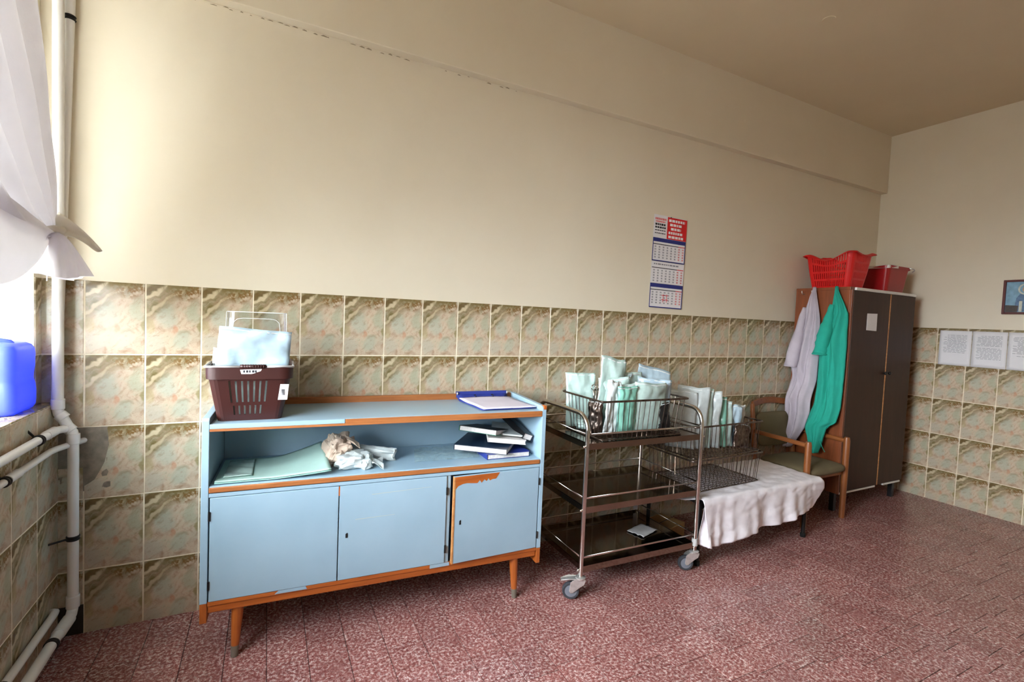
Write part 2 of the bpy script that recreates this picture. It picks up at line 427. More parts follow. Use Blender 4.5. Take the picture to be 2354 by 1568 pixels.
def arc(c, a, b, n=6):
    """quarter bend from c+a to c+b"""
    c, a, b = Vector(c), Vector(a), Vector(b)
    return [tuple(c+a*math.cos(t*PI/2/n)+b*math.sin(t*PI/2/n)) for t in range(n+1)]
def rrect(a, b, r, ns=12, nc=4):
    """rounded rectangle outline, half sizes a (x), b (y), starting at the front side (-y) left end; counter-clockwise"""
    out = []
    cs = [(a-r, -b+r, -PI/2), (a-r, b-r, 0), (-a+r, b-r, PI/2), (-a+r, -b+r, PI)]
    sides = [((-a+r, -b), (a-r, -b)), ((a, -b+r), (a, b-r)), ((a-r, b), (-a+r, b)), ((-a, b-r), (-a, -b+r))]
    for (p, q), (cx, cy, t0) in zip(sides, cs):
        for i in range(ns): out.append((p[0]+(q[0]-p[0])*i/ns, p[1]+(q[1]-p[1])*i/ns))
        for i in range(nc): out.append((cx+r*math.cos(t0+PI/2*i/nc), cy+r*math.sin(t0+PI/2*i/nc)))
    return out

# ------------------------------------------------------------------ room shell
G = 0.0046                                   # grout joint
PW, PH = 0.2, 0.299
TT = 0.0046                                   # how far tiles stand proud of the wall
def tile_mesh(w, h, x0=0.0, z0=0.0, key={}):
    k = (round(w, 4), round(h, 4), round(x0, 4), round(z0, 4))
    if k in key: return key[k]
    b = MB(); c = 0.0016; f = -TT
    v = [(x0, 0, z0), (x0+w, 0, z0), (x0+w, 0, z0+h), (x0, 0, z0+h)]
    v += [(x, f+c, z) for x, _, z in v]
    v += [(x0+c, f, z0+c), (x0+w-c, f, z0+c), (x0+w-c, f, z0+h-c), (x0+c, f, z0+h-c)]
    b.v = v
    b.f = [(8, 9, 10, 11)]+[(i, (i+1) % 4, 4+(i+1) % 4, 4+i) for i in range(4)]+[(4+i, 4+(i+1) % 4, 8+(i+1) % 4, 8+i) for i in range(4)]
    key[k] = b.mesh('tile', 'marbled_tile'); return key[k]
def put_tile(parent, me, loc, rz):
    o = bpy.data.objects.new('tile', me); COL.objects.link(o); o.parent = parent
    o.location = loc; o.rotation_euler = (0, 0, rz); return o
ROWS = [(ZT-PH*(j+1), ZT-PH*j) for j in range(5)]

# back wall
wb = MB(); wb.box(-0.6, 6.1, 0.0, 0.25, -0.2, ZC+0.2)
wall_back = struct(wb.build('wall_back', 'wall_paint'), 'long cream wall with marbled tiles along its lower half', 'wall')
gb = MB(); gb.box(XW, XR, -0.0036, 0.001, 0.0, ZT-0.001); gb.build('grout', 'grout', wall_back)
for i in range(-1, 29):
    for j, (z0, z1) in enumerate(ROWS):
        xa, xb = i*PW+G/2, (i+1)*PW-G/2
        za, zb = z0+G/2, z1-(G/2 if j else 0)
        if i == -1: xa = (XW if j < 2 else XL)+0.001
        if i == 28: xb = XR-0.001
        cut = max(0.0, -za); za = max(za, 0.0)
        if (i, j) == (-1, 2): zb = 0.700
        if (i, j) == (-1, 4): za, cut = 0.123, 0.123-(z0+G/2)
        if (i, j) == (0, 2):
            p = [(0.0012, 0.5679), (0.1988, 0.5679), (0.1988, 0.8645), (0.074, 0.8645), (0.079, 0.815), (0.077, 0.77), (0.066, 0.715), (0.05, 0.678), (0.034, 0.645), (0.017, 0.632), (0.0012, 0.622)]
            b = MB(); b.poly([(x, 0, z-0.5679) for x, z in p], (0, -TT, 0))
            b.build('tile', 'marbled_tile', wall_back, loc=(0, 0, 0.5679))['label'] = 'broken marbled tile with a curved missing corner'
            continue
        x_in = max(0.0, xa-(i*PW+G/2))
        put_tile(wall_back, tile_mesh(xb-xa, zb-za, x_in, cut), (xa-x_in, 0, za-cut), 0)
b = MB(); b.grid(lambda u, w: (XL+0.001+(0.085+0.085)*u, -0.0037-0.0022*abs(fnoise(u*6, w*6)), 0.60+0.265*w), 14, 18)
b.build('bare_plaster', 'cement', wall_back, smooth=True)['label'] = 'grey bare cement patch behind the broken tile'
b = MB(); b.box(XL+0.001, 0.0, -0.0042, 0.0, 0.0, 0.123); b.build('wall_hole', 'dark_cement', wall_back)['label'] = 'dark broken hole at the foot of the wall'
# crumbled plaster flakes along the beam's lower back edge, shadow painted into their colour
b = MB()
for k in range(46):
    x = 0.28+k*0.036+random.uniform(-.012, .012)
    if random.random() < 0.35: continue
    l = random.uniform(0.008, 0.03); h = random.uniform(0.002, 0.006); z = 2.688+random.uniform(-.004, .002)
    b.poly([(x, -0.0015, z), (x+l, -0.0015, z-h*0.3), (x+l*0.9, -0.0015, z+h*0.5), (x+l*0.4, -0.0015, z+h)], (0, 0.003, 0))
stuff(b.build('plaster_crack', 'plaster_shadow', wall_back))  # darker plaster tone stands in for the shadow in the crack

# ceiling beam
b = MB(); b.box(XW, XR, -0.055, 0.001, 2.693, ZC+0.01)
struct(b.build('trim_1', 'wall_paint', bevel=0.004), 'shallow cream beam running along the top of the long wall', 'beam')

# left wall: lower block with ledge, piers and lintel around the windows
b = MB()
b.box(-0.5, XL, YF, 0, -0.2, 0.966)
b.box(-0.5, XW, WIN[0][0], 0.0, 0.966, ZC+0.1)
b.box(-0.5, XW, YF, WIN[0][1], 0.966, ZC+0.1)
b.box(-0.5, XW, WIN[0][1], WIN[0][0], WZ1, ZC+0.1)
wall_left = struct(b.build('wall_left', 'wall_paint'), 'window wall with tiled parapet and narrow ledge', 'wall')
g = MB(); g.box(XL-0.001, XL+0.0035, YF, -0.001, 0.0, 0.967); g.build('grout', 'grout', wall_left)
YS = [-0.0015, -0.1994]
while YS[-1] > YF+0.2: YS.append(YS[-1]-PW)
YS.append(YF+0.001)
for a, c in zip(YS[:-1], YS[1:]):
    for j in range(1, 5):
        z0, z1 = ROWS[j]; za, zb = z0+G/2, min(z1-G/2, 0.966)
        cut = max(0.0, -za); za = max(za, 0)
        w = a-c-G
        put_tile(wall_left, tile_mesh(w, zb-za, 0.0, cut), (XL, c+G/2, za-cut), PI/2)
# ledge tiles on top and narrow tiles on the pier beside the window
for k in range(0, 25):
    y1 = -0.0015-k*PW if k == 0 else -0.1994-(k-1)*PW
    y0 = -0.1994-k*PW if k else -0.1994
    if y0 < YF: break
    lb = MB(); lb.box(-0.33, XL+0.004, y0+G/2, y1-G/2, 0.966, 0.973); lb.build('ledge_tile', 'marbled_tile', wall_left, bevel=0.002)
for za, zb in ((0.975, ROWS[1][1]-G/2), (ROWS[0][0]+G/2, ZT)):
    put_tile(wall_left, tile_mesh(0.0565, zb-za, 0.0, 0.0), (XW, -0.058, za), PI/2)

# right wall
b = MB(); b.box(XR, XR+0.25, YF-0.2, 0.2, -0.2, ZC+0.2)
wall_right = struct(b.build('wall_right', 'wall_paint'), 'cream end wall with marbled tiles along its lower half', 'wall')
g = MB(); g.box(XR-0.0035, XR+0.001, YF, -0.001, 0.0, ZT-0.001); g.build('grout', 'grout', wall_right)
YS = [-0.0015, -0.115]
while YS[-1] > YF+0.2: YS.append(YS[-1]-PW)
YS.append(YF+0.001)
for n, (a, c) in enumerate(zip(YS[:-1], YS[1:])):
    for j in range(5):
        z0, z1 = ROWS[j]; za, zb = z0+G/2, z1-(G/2 if j else 0)
        cut = max(0.0, -za); za = max(za, 0)
        w = a-c-G; xin = 0.1976-w if n == 0 else 0.0
        put_tile(wall_right, tile_mesh(w, zb-za, xin, cut), (XR, a-G/2+xin, za-cut), -PI/2)
# wall behind the camera, ceiling
b = MB(); b.box(-0.5, XR+0.25, YF-0.25, YF, -0.2, ZC+0.2)
struct(b.build('wall_front', 'wall_paint'), 'plain cream wall behind the viewpoint', 'wall')
b = MB(); b.box(-0.5, XR+0.25, YF-0.25, 0.25, ZC, ZC+0.2)
ceiling = struct(b.build('ceiling', 'ceiling_paint'), 'plain dull cream ceiling', 'ceiling')
b = MB(); b.lathe([(0.035, ZC-0.004), (0.035, ZC+0.001)], 14, at=(3.55, -0.75, 0)); b.build('ceiling_cap', 'ceiling_paint', ceiling)

# floor with red terrazzo tiles: the 300 that show largest are single pieces
b = MB(); b.box(-0.5, XR+0.25, YF-0.25, 0.25, -0.2, -0.0025)
floor = struct(b.build('floor', 'floor_joint'), 'floor of small mottled red terrazzo tiles', 'floor')
FP, FG = 0.148, 0.0022
def px(p):
    d = Vector(p)-CAM; z = d.dot(fw)
    return None if z < 0.05 else (1177+FPX*d.dot(rt)/z, 784-FPX*d.dot(up)/z)
def seen_area(x, y):
    q = [px((x+a, y+c, 0)) for a, c in ((0, 0), (FP, 0), (FP, FP), (0, FP))]
    if any(k is None for k in q): return 0
    if max(k[0] for k in q) < 0 or min(k[0] for k in q) > 2354 or max(k[1] for k in q) < 0 or min(k[1] for k in q) > 1568: return 0
    return abs(sum(q[i][0]*q[(i+1) % 4][1]-q[(i+1) % 4][0]*q[i][1] for i in range(4)))/2
cells = []
k = -2
while 0.089+k*FP < XR:
    x = 0.089+k*FP; off = random.choice((0.0, 0.05, 0.074, 0.1, 0.02))
    y = off
    while y > YF:
        y0, y1 = max(y-FP+FG, YF), min(y, -0.001); x0, x1 = max(x+FG/2, XL), min(x+FP-FG/2, XR)
        if y1-y0 > 0.01 and x1-x0 > 0.01: cells.append((seen_area(x, y-FP), x0, x1, y0, y1))
        y -= FP
    k += 1
cells.sort(key=lambda c: -c[0])
fmesh = {}
def floor_piece(w, h):
    k = (round(w, 4), round(h, 4))
    if k not in fmesh:
        c = 0.001; b = MB()
        v = [(0, 0, -0.003), (w, 0, -0.003), (w, h, -0.003), (0, h, -0.003)]
        v += [(x, y, -c) for x, y, _ in v]; v += [(c, c, 0), (w-c, c, 0), (w-c, h-c, 0), (c, h-c, 0)]
        b.v = v; b.f = [(8, 9, 10, 11)]+[(i, (i+1) % 4, 4+(i+1) % 4, 4+i) for i in range(4)]+[(4+i, 4+(i+1) % 4, 8+(i+1) % 4, 8+i) for i in range(4)]
        fmesh[k] = b.mesh('floor_tile', 'red_terrazzo')
    return fmesh[k]
rest = MB()
for n, (ar, x0, x1, y0, y1) in enumerate(cells):
    if n < 300 and ar > 0:
        o = bpy.data.objects.new('floor_tile', floor_piece(x1-x0, y1-y0)); COL.objects.link(o); o.parent = floor
        o.location = (x0, y0, random.uniform(-0.0004, 0.0)); o.rotation_euler = (random.uniform(-.0015, .0015), random.uniform(-.0015, .0015), 0)
    else: rest.box(x0, x1, y0, y1, -0.003, -0.0002)
stuff(rest.build('floor_tiles', 'red_terrazzo', floor))

# windows: white casements with glass
def window(n, y0, y1):
    root = empty('window_%d' % n, (-0.36, (y0+y1)/2, WZ0))
    struct(root, 'tall white framed window above the tiled ledge beside the corner', 'window')
    w, h = abs(y1-y0), WZ1-WZ0
    t = 0.07
    for nm, bx in (('frame', (-0.04, 0.04, -w/2, -w/2+t, 0, h)), ('frame', (-0.04, 0.04, w/2-t, w/2, 0, h)), ('frame', (-0.04, 0.04, -w/2+t, w/2-t, 0, t)),
                   ('frame', (-0.04, 0.04, -w/2+t, w/2-t, h-t, h)), ('mullion', (-0.035, 0.035, -0.04, 0.04, t, h-t)), ('transom', (-0.03, 0.03, -w/2+t, -0.04, h*0.7, h*0.7+0.07)), ('transom', (-0.03, 0.03, 0.04, w/2-t, h*0.7, h*0.7+0.07))):
        q = MB(); q.box(*bx); q.build(nm, 'white_paint', root, bevel=0.004)
    for ya, yb in ((-w/2+t, -0.04), (0.04, w/2-t)):
        for za, zb in ((t, h*0.7), (h*0.7+0.07, h-t)):
            q = MB(); q.box(-0.003, 0.003, ya, yb, za, zb); q.build('pane', 'window_glass', root)
window(1, *WIN[0])

# ------------------------------------------------------------------ heating pipes by the corner
def ring(b, c, axis, r, th=0.0035, n=18):
    c = Vector(c); pts = []
    for i in range(n):
        t = 2*PI*i/n; a, d = r*math.cos(t), r*math.sin(t)
        pts.append(c+Vector({'X': (0, a, d), 'Y': (a, 0, d), 'Z': (a, d, 0)}[axis]))
    b.tube(pts, th, 6, closed=True)
def clamp(parent, c, axis, r, stem=None):
    b = MB(); off = Vector({'X': (0.006, 0, 0), 'Y': (0, 0.006, 0), 'Z': (0, 0, 0.006)}[axis])
    ring(b, Vector(c)-off, axis, r+0.001); ring(b, Vector(c)+off, axis, r+0.001)
    c = Vector(c)
    b.tube([c-off*1.6, c+off*1.6], r+0.0012, 16)
    if stem: b.tube([c, Vector(stem)], 0.004, 6)
    return b.build('clamp', 'black_iron', parent, smooth=True, auto=True)
def pipe(label, pts, r, sleeves=()):
    root = MB().tube(pts, r, 16).build('heating_pipe', 'pipe_white', smooth=True, auto=True)
    tag(root, label, 'pipe', 'white pipes in the corner')
    for a, c, rr in sleeves:
        MB().tube([a, c], rr, 16).build('coupling', 'pipe_white', root, smooth=True, auto=True, bevel=0.002)
    return root
PX, PY = -0.0625, -0.068
bx = -0.016
elb = [(PX, PY, ZC-0.003), (PX, PY, 0.955), (PX+0.003, PY, 0.938), (PX+0.012, PY, 0.925), (bx-0.012, PY, 0.875), (bx-0.003, PY, 0.862), (bx, PY, 0.845), (bx, PY, 0.165)]
elb += [(bx, PY-0.004, 0.145), (bx, PY-0.016, 0.131), (bx, PY-0.035, 0.126), (bx-0.004, PY-0.2, 0.124), (bx-0.004, -4.6, 0.124)]
riser = pipe('thick white riser pipe with an elbow jog, down the corner to the floor', elb, 0.018,
             [((PX, PY, 0.995), (PX, PY, 0.955), 0.0215), ((PX+0.004, PY, 0.935), (PX+0.02, PY, 0.917), 0.022), ((bx-0.018, PY, 0.882), (bx-0.004, PY, 0.866), 0.022),
              ((bx, PY, 0.855), (bx, PY, 0.815), 0.0215), ((bx, PY, 0.2), (bx, PY, 0.15), 0.022), ((bx, PY-0.04, 0.126), (bx-0.004, PY-0.14, 0.124), 0.022)])
clamp(riser, (bx, PY, 0.435), 'Z', 0.018, (XL+0.004, PY-0.035, 0.432))
clamp(riser, (bx-0.004, -0.27, 0.124), 'Y', 0.018); clamp(riser, (bx-0.004, -0.52, 0.124), 'Y', 0.018)
r2 = pipe('thinner white riser pipe behind the thick one, high in the corner', [(-0.022, -0.026, ZC-0.003), (-0.08, -0.026, 0.99)], 0.0155)
clamp(r2, (-0.0413, -0.026, 2.47), 'Z', 0.0155)
pa = pipe('upper white pipe running along the tiled parapet under the ledge', [(bx-0.02, PY-0.01, 0.878), (-0.045, PY-0.035, 0.881), (-0.054, PY-0.06, 0.882), (-0.054, -4.6, 0.876)], 0.0145,
          [((-0.054, PY-0.06, 0.882), (-0.054, PY-0.14, 0.882), 0.0178)])
clamp(pa, (-0.054, -0.275, 0.881), 'Y', 0.0155, (XL, -0.275, 0.92)); clamp(pa, (-0.054, -0.8, 0.881), 'Y', 0.0155, (XL, -0.8, 0.92))
pb = pipe('lower white pipe of the pair under the ledge, leaving the broken tile', [(0.0, 0.0, 0.812), (-0.012, -0.03, 0.812), (-0.05, -0.125, 0.811), (-0.056, -0.16, 0.811), (-0.056, -4.6, 0.803)], 0.0115,
          [((-0.056, -0.42, 0.8105), (-0.056, -0.50, 0.8105), 0.0145)])
clamp(pb, (-0.056, -0.515, 0.81), 'Y', 0.0125, (XL, -0.515, 0.845)); clamp(pb, (-0.056, -1.1, 0.81), 'Y', 0.0125, (XL, -1.1, 0.845))
pc = pipe('white pipe low on the parapet, bending into it by the floor', [(XL, -0.085, 0.152), (-0.072, -0.087, 0.154), (-0.062, -0.096, 0.156), (-0.06, -0.115, 0.157), (-0.06, -4.6, 0.166)], 0.0135)
clamp(pc, (-0.06, -0.53, 0.16), 'Y', 0.0145)

# ------------------------------------------------------------------ curtain tied in a knot
KN = Vector((0.012, -0.365, 1.605))
curt = empty('curtain', (0.0, -0.6, 1.45))
tag(curt, 'white curtain gathered and tied in a knot beside the window', 'curtain')
def local(o, p): return tuple(Vector(p)-o.location)
def drape(u, v):
    yt = -0.74-0.95*u
    p0 = Vector((-0.02, yt, 2.98)); p1 = Vector((0.015, -0.45-0.62*u, 2.02-0.62*u)); p2 = KN+Vector((0.0, -0.035*u+0.012, 0.03-0.05*u))
    q = p0*(1-v)**2+p1*2*v*(1-v)+p2*v*v
    am = 0.035*(1-v)**0.7*(0.4+0.6*v)+0.012*(1-v)+0.006
    q.x += am*math.sin(2*PI*(4.6*u+0.25*v))+0.008*fnoise(u*7, v*5, 3)
    q.y += 0.012*fnoise(u*5, v*6, 9)
    return local(curt, q)
MB().grid(drape, 72, 46).build('drape', 'curtain_cloth', curt, smooth=True)
def skirt(u, v):
    t = 2*PI*u
    rad = 0.016+0.108*v**0.62
    wob = 1+0.13*v*math.sin(5*t+0.8)+0.09*v*math.sin(11*t)
    x = rad*0.78*wob*math.cos(t); y = rad*0.8*wob*math.sin(t)-0.03*v
    z = -0.15*v+0.008*v*math.sin(3*t+1)+0.01
    return local(curt, KN+Vector((x-0.004*v, y, z-0.006)))
MB().grid(skirt, 64, 16, wrap=True).build('gathered_end', 'curtain_cloth', curt, smooth=True)
def swag(u, v):
    a = KN+Vector((0.0, -0.012, 0.0))
    e0 = Vector((-0.01, -0.95, 1.72)); e1 = Vector((0.0, -0.86, 1.42))
    e = e0.lerp(e1, v)
    q = a.lerp(e, u); q.z -= 0.075*math.sin(PI*u)*v
    q.x += 0.04*math.sin(PI*v)*math.sin(PI*min(1, u*1.3))+0.01*math.sin(7*v+4*u)
    return local(curt, q)
MB().grid(swag, 30, 20).build('swag_fold', 'curtain_cloth', curt, smooth=True)
def flap(u, v):
    w = 0.075*(1-u)**0.8+0.006
    q = KN+Vector((0.004+0.112*u, 0.012+0.02*u, 0.052-0.098*u+0.012*math.sin(PI*u)))+Vector((-0.012*(v-0.5), 0.0, -w*(v-0.25)))
    q.y += -0.014*math.sin(5*v+3*u)*(1-0.5*u); q.z += 0.012*math.sin(PI*u)*v
    return local(curt, q)
MB().grid(flap, 16, 12).build('tie_end', 'sheer_cloth', curt, smooth=True, solid=0.002)
b = MB(); ring(b, local(curt, KN+Vector((0, -0.005, 0.012))), 'Z', 0.024, 0.012); b.build('knot', 'sheer_cloth', curt, smooth=True)
b = MB(); b.tube([local(curt, p) for p in (KN+Vector((0.01, -0.09, -0.12)), KN+Vector((0.012, -0.088, -0.15)), KN+Vector((0.01, -0.084, -0.165)))], 0.0015, 6)
b.build('loose_thread', 'white_cotton', curt)
sheer = empty('sheer_curtain', (-0.306, -0.5, 1.38))
tag(sheer, 'thin cream curtain hanging close to the window behind the tied one', 'curtain')
def sheer_f(u, v):
    ya = -0.068-0.02*min(1.0, v*1.1)
    y = ya+(-1.0-ya)*u; z = 2.765-1.385*v
    return local(sheer, Vector((-0.319+0.006*math.sin(2*PI*7*u+1.2*v)+0.006*fnoise(u*9, v*4, 2), y, z+0.012*math.sin(9*u)*v)))
MB().grid(sheer_f, 90, 24).build('cloth', 'sheer_cloth', sheer, smooth=True)
rod = MB().tube([(-0.02, -0.03, 2.99), (-0.02, -4.7, 2.99)], 0.012, 12).build('curtain_rod', 'white_plastic', smooth=True)
tag(rod, 'white curtain rod along the top of the window wall', 'rod')
for yy in (-0.05, -2.4, -4.6): MB().tube([(-0.02, yy, 2.99), (XW-0.01, yy, 2.99)], 0.008, 8).build('bracket', 'white_plastic', rod, smooth=True)

# ------------------------------------------------------------------ blue canister on the ledge
can = empty('canister', (-0.208, -0.205, 0.9735))
tag(can, 'translucent blue plastic canister standing on the window ledge', 'canister')
prof = [(0.0, .86), (0.006, .93), (0.018, .985), (0.035, 1.0), (0.075, 1.0), (0.095, .985), (0.115, .94), (0.135, .95), (0.16, .975), (0.205, .985), (0.225, .97), (0.24, .9), (0.248, .78), (0.252, .5)]
def canf(u, v):
    k = v*(len(prof)-1); i = min(int(k), len(prof)-2); f = k-i
    z = prof[i][0]*(1-f)+prof[i+1][0]*f; s = prof[i][1]*(1-f)+prof[i+1][1]*f
    p = rrect(0.102, 0.1, 0.028, 8, 5); q = p[int(round(u*len(p))) % len(p)]
    return (q[0]*s, q[1]*s, z)
npz = len(rrect(0.1, 0.1, 0.028, 8, 5))
b = MB(); b.grid(canf, npz, 39, wrap=True); b.f.append(tuple(range(npz))[::-1]); b.f.append(tuple(npz*39+i for i in range(npz)))
b.build('body', 'blue_can', can, smooth=True)
MB().lathe([(0.026, 0.248), (0.026, 0.262), (0.029, 0.264), (0.029, 0.285), (0.026, 0.288)], 18, at=(-0.045, 0.03, 0)).build('cap', 'blue_can', can, smooth=True, auto=True)
MB().tube([(0.0, -0.03, 0.243), (0.01, -0.028, 0.252), (0.035, -0.02, 0.256), (0.06, -0.012, 0.25), (0.068, -0.01, 0.238)], 0.011, 10).build('handle', 'blue_can', can, smooth=True)

# ------------------------------------------------------------------ pale blue sideboard
A = -0.058
SB = empty('sideboard', (0.474, -0.42, 0.0), A)
tag(SB, 'pale blue painted sideboard with orange wooden base and peeling veneer', 'sideboard')
ca, sa = math.cos(A), math.sin(A)
def cabw(x, y, z=0.0): return (0.474+x*ca-y*sa, -0.42+x*sa+y*ca, z)
DP = 0.41
def sb(name, bx, mat, parent=SB, bevel=0.002, label=None):
    o = MB().box(*bx).build(name, mat, parent, bevel=bevel)
    if label: o['label'] = label
    return o
# side panels: painted board with rising back corner, orange foot
for x0, x1, lab in ((-0.026, -0.001, 'left'), (1.406, 1.428, 'right')):
    zt = 0.972
    MB().poly([(x0, 0.0, 0.245), (x0, DP, 0.245), (x0, DP, zt-0.002), (x0, 0.012, zt-0.012), (x0, 0.0, zt-0.022)], (x1-x0, 0, 0)).build('side_panel', 'blue_paint', SB, bevel=0.002)
    f = MB().poly([(x0+0.0005, 0.0005, 0.168), (x0+0.0005, DP, 0.168), (x0+0.0005, DP, 0.245), (x0+0.0005, 0.0005, 0.245)], (x1-x0-0.001, 0, 0)).build('panel_foot', 'orange_wood_z', SB, bevel=0.002)
sb('panel_edge', (1.412, 1.4285, -0.0015, 0.03, 0.942, 0.962), 'orange_wood', label='bare orange wood corner where the paint has worn off')
# top board with its front edging: blue strip left, bare wood right
top = sb('top_board', (0.0, 1.405, 0.004, DP-0.018, 0.909, 0.937), 'blue_paint')
sb('edge_strip', (0.0, 1.405, -0.001, 0.005, 0.909, 0.919), 'brown_edge', top, 0.001, 'bare wooden edge under the top board')
sb('edge_strip', (0.0, 0.482, -0.002, 0.005, 0.9195, 0.937), 'blue_paint', top, 0.001)
sb('edge_strip', (0.484, 1.405, -0.0012, 0.005, 0.9192, 0.936), 'brown_edge', top, 0.001, 'bare orange edge where the strip has come off')
sb('back_rail', (0.0, 1.405, DP-0.018, DP, 0.905, 0.966), 'brown_edge', label='bare wooden upstand along the back of the top')
sb('back_panel', (0.0, 1.405, DP-0.02, DP-0.014, 0.2, 0.905), 'blue_paint')
sb('inner_rail', (0.0, 1.405, DP-0.05, DP-0.021, 0.868, 0.9085), 'blue_paint')
sh = sb('shelf', (0.0, 1.405, 0.004, DP-0.021, 0.672, 0.698), 'blue_paint')
sb('edge_strip', (0.0, 1.403, -0.003, 0.005, 0.674, 0.694), 'brown_edge', sh, 0.003)
sb('face_rail', (0.0, 1.405, 0.0, 0.02, 0.656, 0.671), 'blue_paint')
sb('bottom_board', (0.0, 1.405, 0.016, DP-0.021, 0.226, 0.247), 'blue_paint')
sb('divider', (0.932, 0.952, 0.006, DP-0.021, 0.247, 0.672), 'blue_paint')
sb('divider', (0.456, 0.474, 0.03, DP-0.021, 0.247, 0.672), 'blue_paint')
# orange base rail, two steps, with scraps of blue edging
rail = sb('base_rail', (0.0, 1.405, 0.006, 0.035, 0.203, 0.238), 'orange_wood', bevel=0.004)
sb('moulding', (0.0, 1.405, 0.001, 0.012, 0.232, 0.249), 'orange_wood', rail, 0.002)
MB().poly([(0.232, -0.0005, 0.237), (0.352, -0.0005, 0.237), (0.346, -0.0005, 0.2495), (0.246, -0.0005, 0.2495)], (0, 0.002, 0)).build('edge_scrap', 'blue_paint', rail)
MB().poly([(0.865, -0.0005, 0.233), (0.955, -0.0005, 0.2345), (0.955, -0.0005, 0.2495), (0.865, -0.0005, 0.2495)], (0, 0.002, 0)).build('edge_scrap', 'blue_paint', rail)
sb('back_base_rail', (0.0, 1.405, DP-0.05, DP-0.02, 0.203, 0.238), 'orange_wood')
# legs
for x, y, sx, sy in ((0.1, 0.035, -0.3, -0.3), (1.298, 0.035, 0.3, -0.3), (0.1, DP-0.05, -0.3, 0.3), (1.298, DP-0.05, 0.3, 0.3)):
    t0 = Vector((x, y, 0.206)); t1 = Vector((x+sx*0.03, y+sy*0.03, 0.0)); mid = t0.lerp(t1, 0.78)
    lg = MB().tube([t0, t0.lerp(t1, 0.08), mid], [0.022, 0.022, 0.0148], 16).build('leg', 'orange_wood_z', SB, smooth=True, auto=True)
    MB().tube([mid, t1], [0.0148, 0.0125], 16).build('foot_cap', 'grey_metal_cap', lg, smooth=True, auto=True)
# doors: thickness 18 mm, third one ajar with missing veneer
def door(x0, x1, hinge, key, ajar=0.0, zt=0.654, zb=0.2505):
    ax = x0 if hinge == 'L' else x1
    d = MB().box(x0-ax, x1-ax, 0.0, 0.017, zb, zt).build('door', 'blue_paint', SB, bevel=0.0015, loc=(ax, -0.001, 0), rot=(0, 0, ajar))
    for hz in (0.585, 0.315):
        MB().tube([((-0.001 if hinge == 'L' else 0.001), -0.002, hz-0.017), ((-0.001 if hinge == 'L' else 0.001), -0.002, hz+0.017)], 0.0042, 8).build('hinge', 'black_iron', d)
    if key is not None:
        MB().poly([(key-ax-0.0045, -0.0008, 0.43), (key-ax+0.0045, -0.0008, 0.43), (key-ax+0.0045, -0.0008, 0.447), (key-ax+0.002, -0.0008, 0.452), (key-ax-0.0045, -0.0008, 0.447)], (0, 0.002, 0)).build('keyhole', 'dark_hole', d)
    return d
d1 = door(0.004, 0.4655, 'L', None)
d2 = door(0.4695, 0.931, 'R', 0.501)
d3 = door(0.9585, 1.4015, 'R', 0.993, 0.055)
MB().poly([(0.4685-0.004, -0.0007, 0.615), (0.4685+0.002, -0.0007, 0.612), (0.4685+0.007, -0.0007, 0.63), (0.4685+0.005, -0.0007, 0.653), (0.4645, -0.0007, 0.653)], (0, 0.001, 0)).build('veneer_gap', 'orange_wood', SB)
ax = 1.4015
pl = [(0.9585, 0.6535), (0.9585, 0.600), (0.965, 0.597), (0.978, 0.6115), (1.0, 0.619), (1.022, 0.6205), (1.045, 0.6175), (1.072, 0.615), (1.083, 0.628), (1.092, 0.614), (1.107, 0.629), (1.117, 0.619), (1.127, 0.632), (1.135, 0.620), (1.148, 0.6255), (1.166, 0.6255), (1.186, 0.6535)]
MB().poly([(x-ax, -0.0007, z) for x, z in pl], (0, 0.001, 0)).build('missing_veneer', 'orange_wood', d3)['label'] = 'jagged orange patch where the blue veneer has broken off'
MB().box(0.9585-ax-0.0008, 0.9585-ax+0.0055, -0.0012, 0.0175, 0.2505, 0.6535).build('bare_edge', 'board_edge', d3)
# two faint scratches on the middle door
for xa, xb, za, zb in ((0.60, 0.86, 0.604, 0.612), (0.535, 0.70, 0.503, 0.506)):
    MB().poly([(xa-0.931, -0.0003, za), (xb-0.931, -0.0003, zb), (xb-0.931, -0.0003, zb+0.0015), (xa-0.931, -0.0003, za+0.003)], (0, 0.001, 0)).build('scratch', 'scratch_tone', d2)

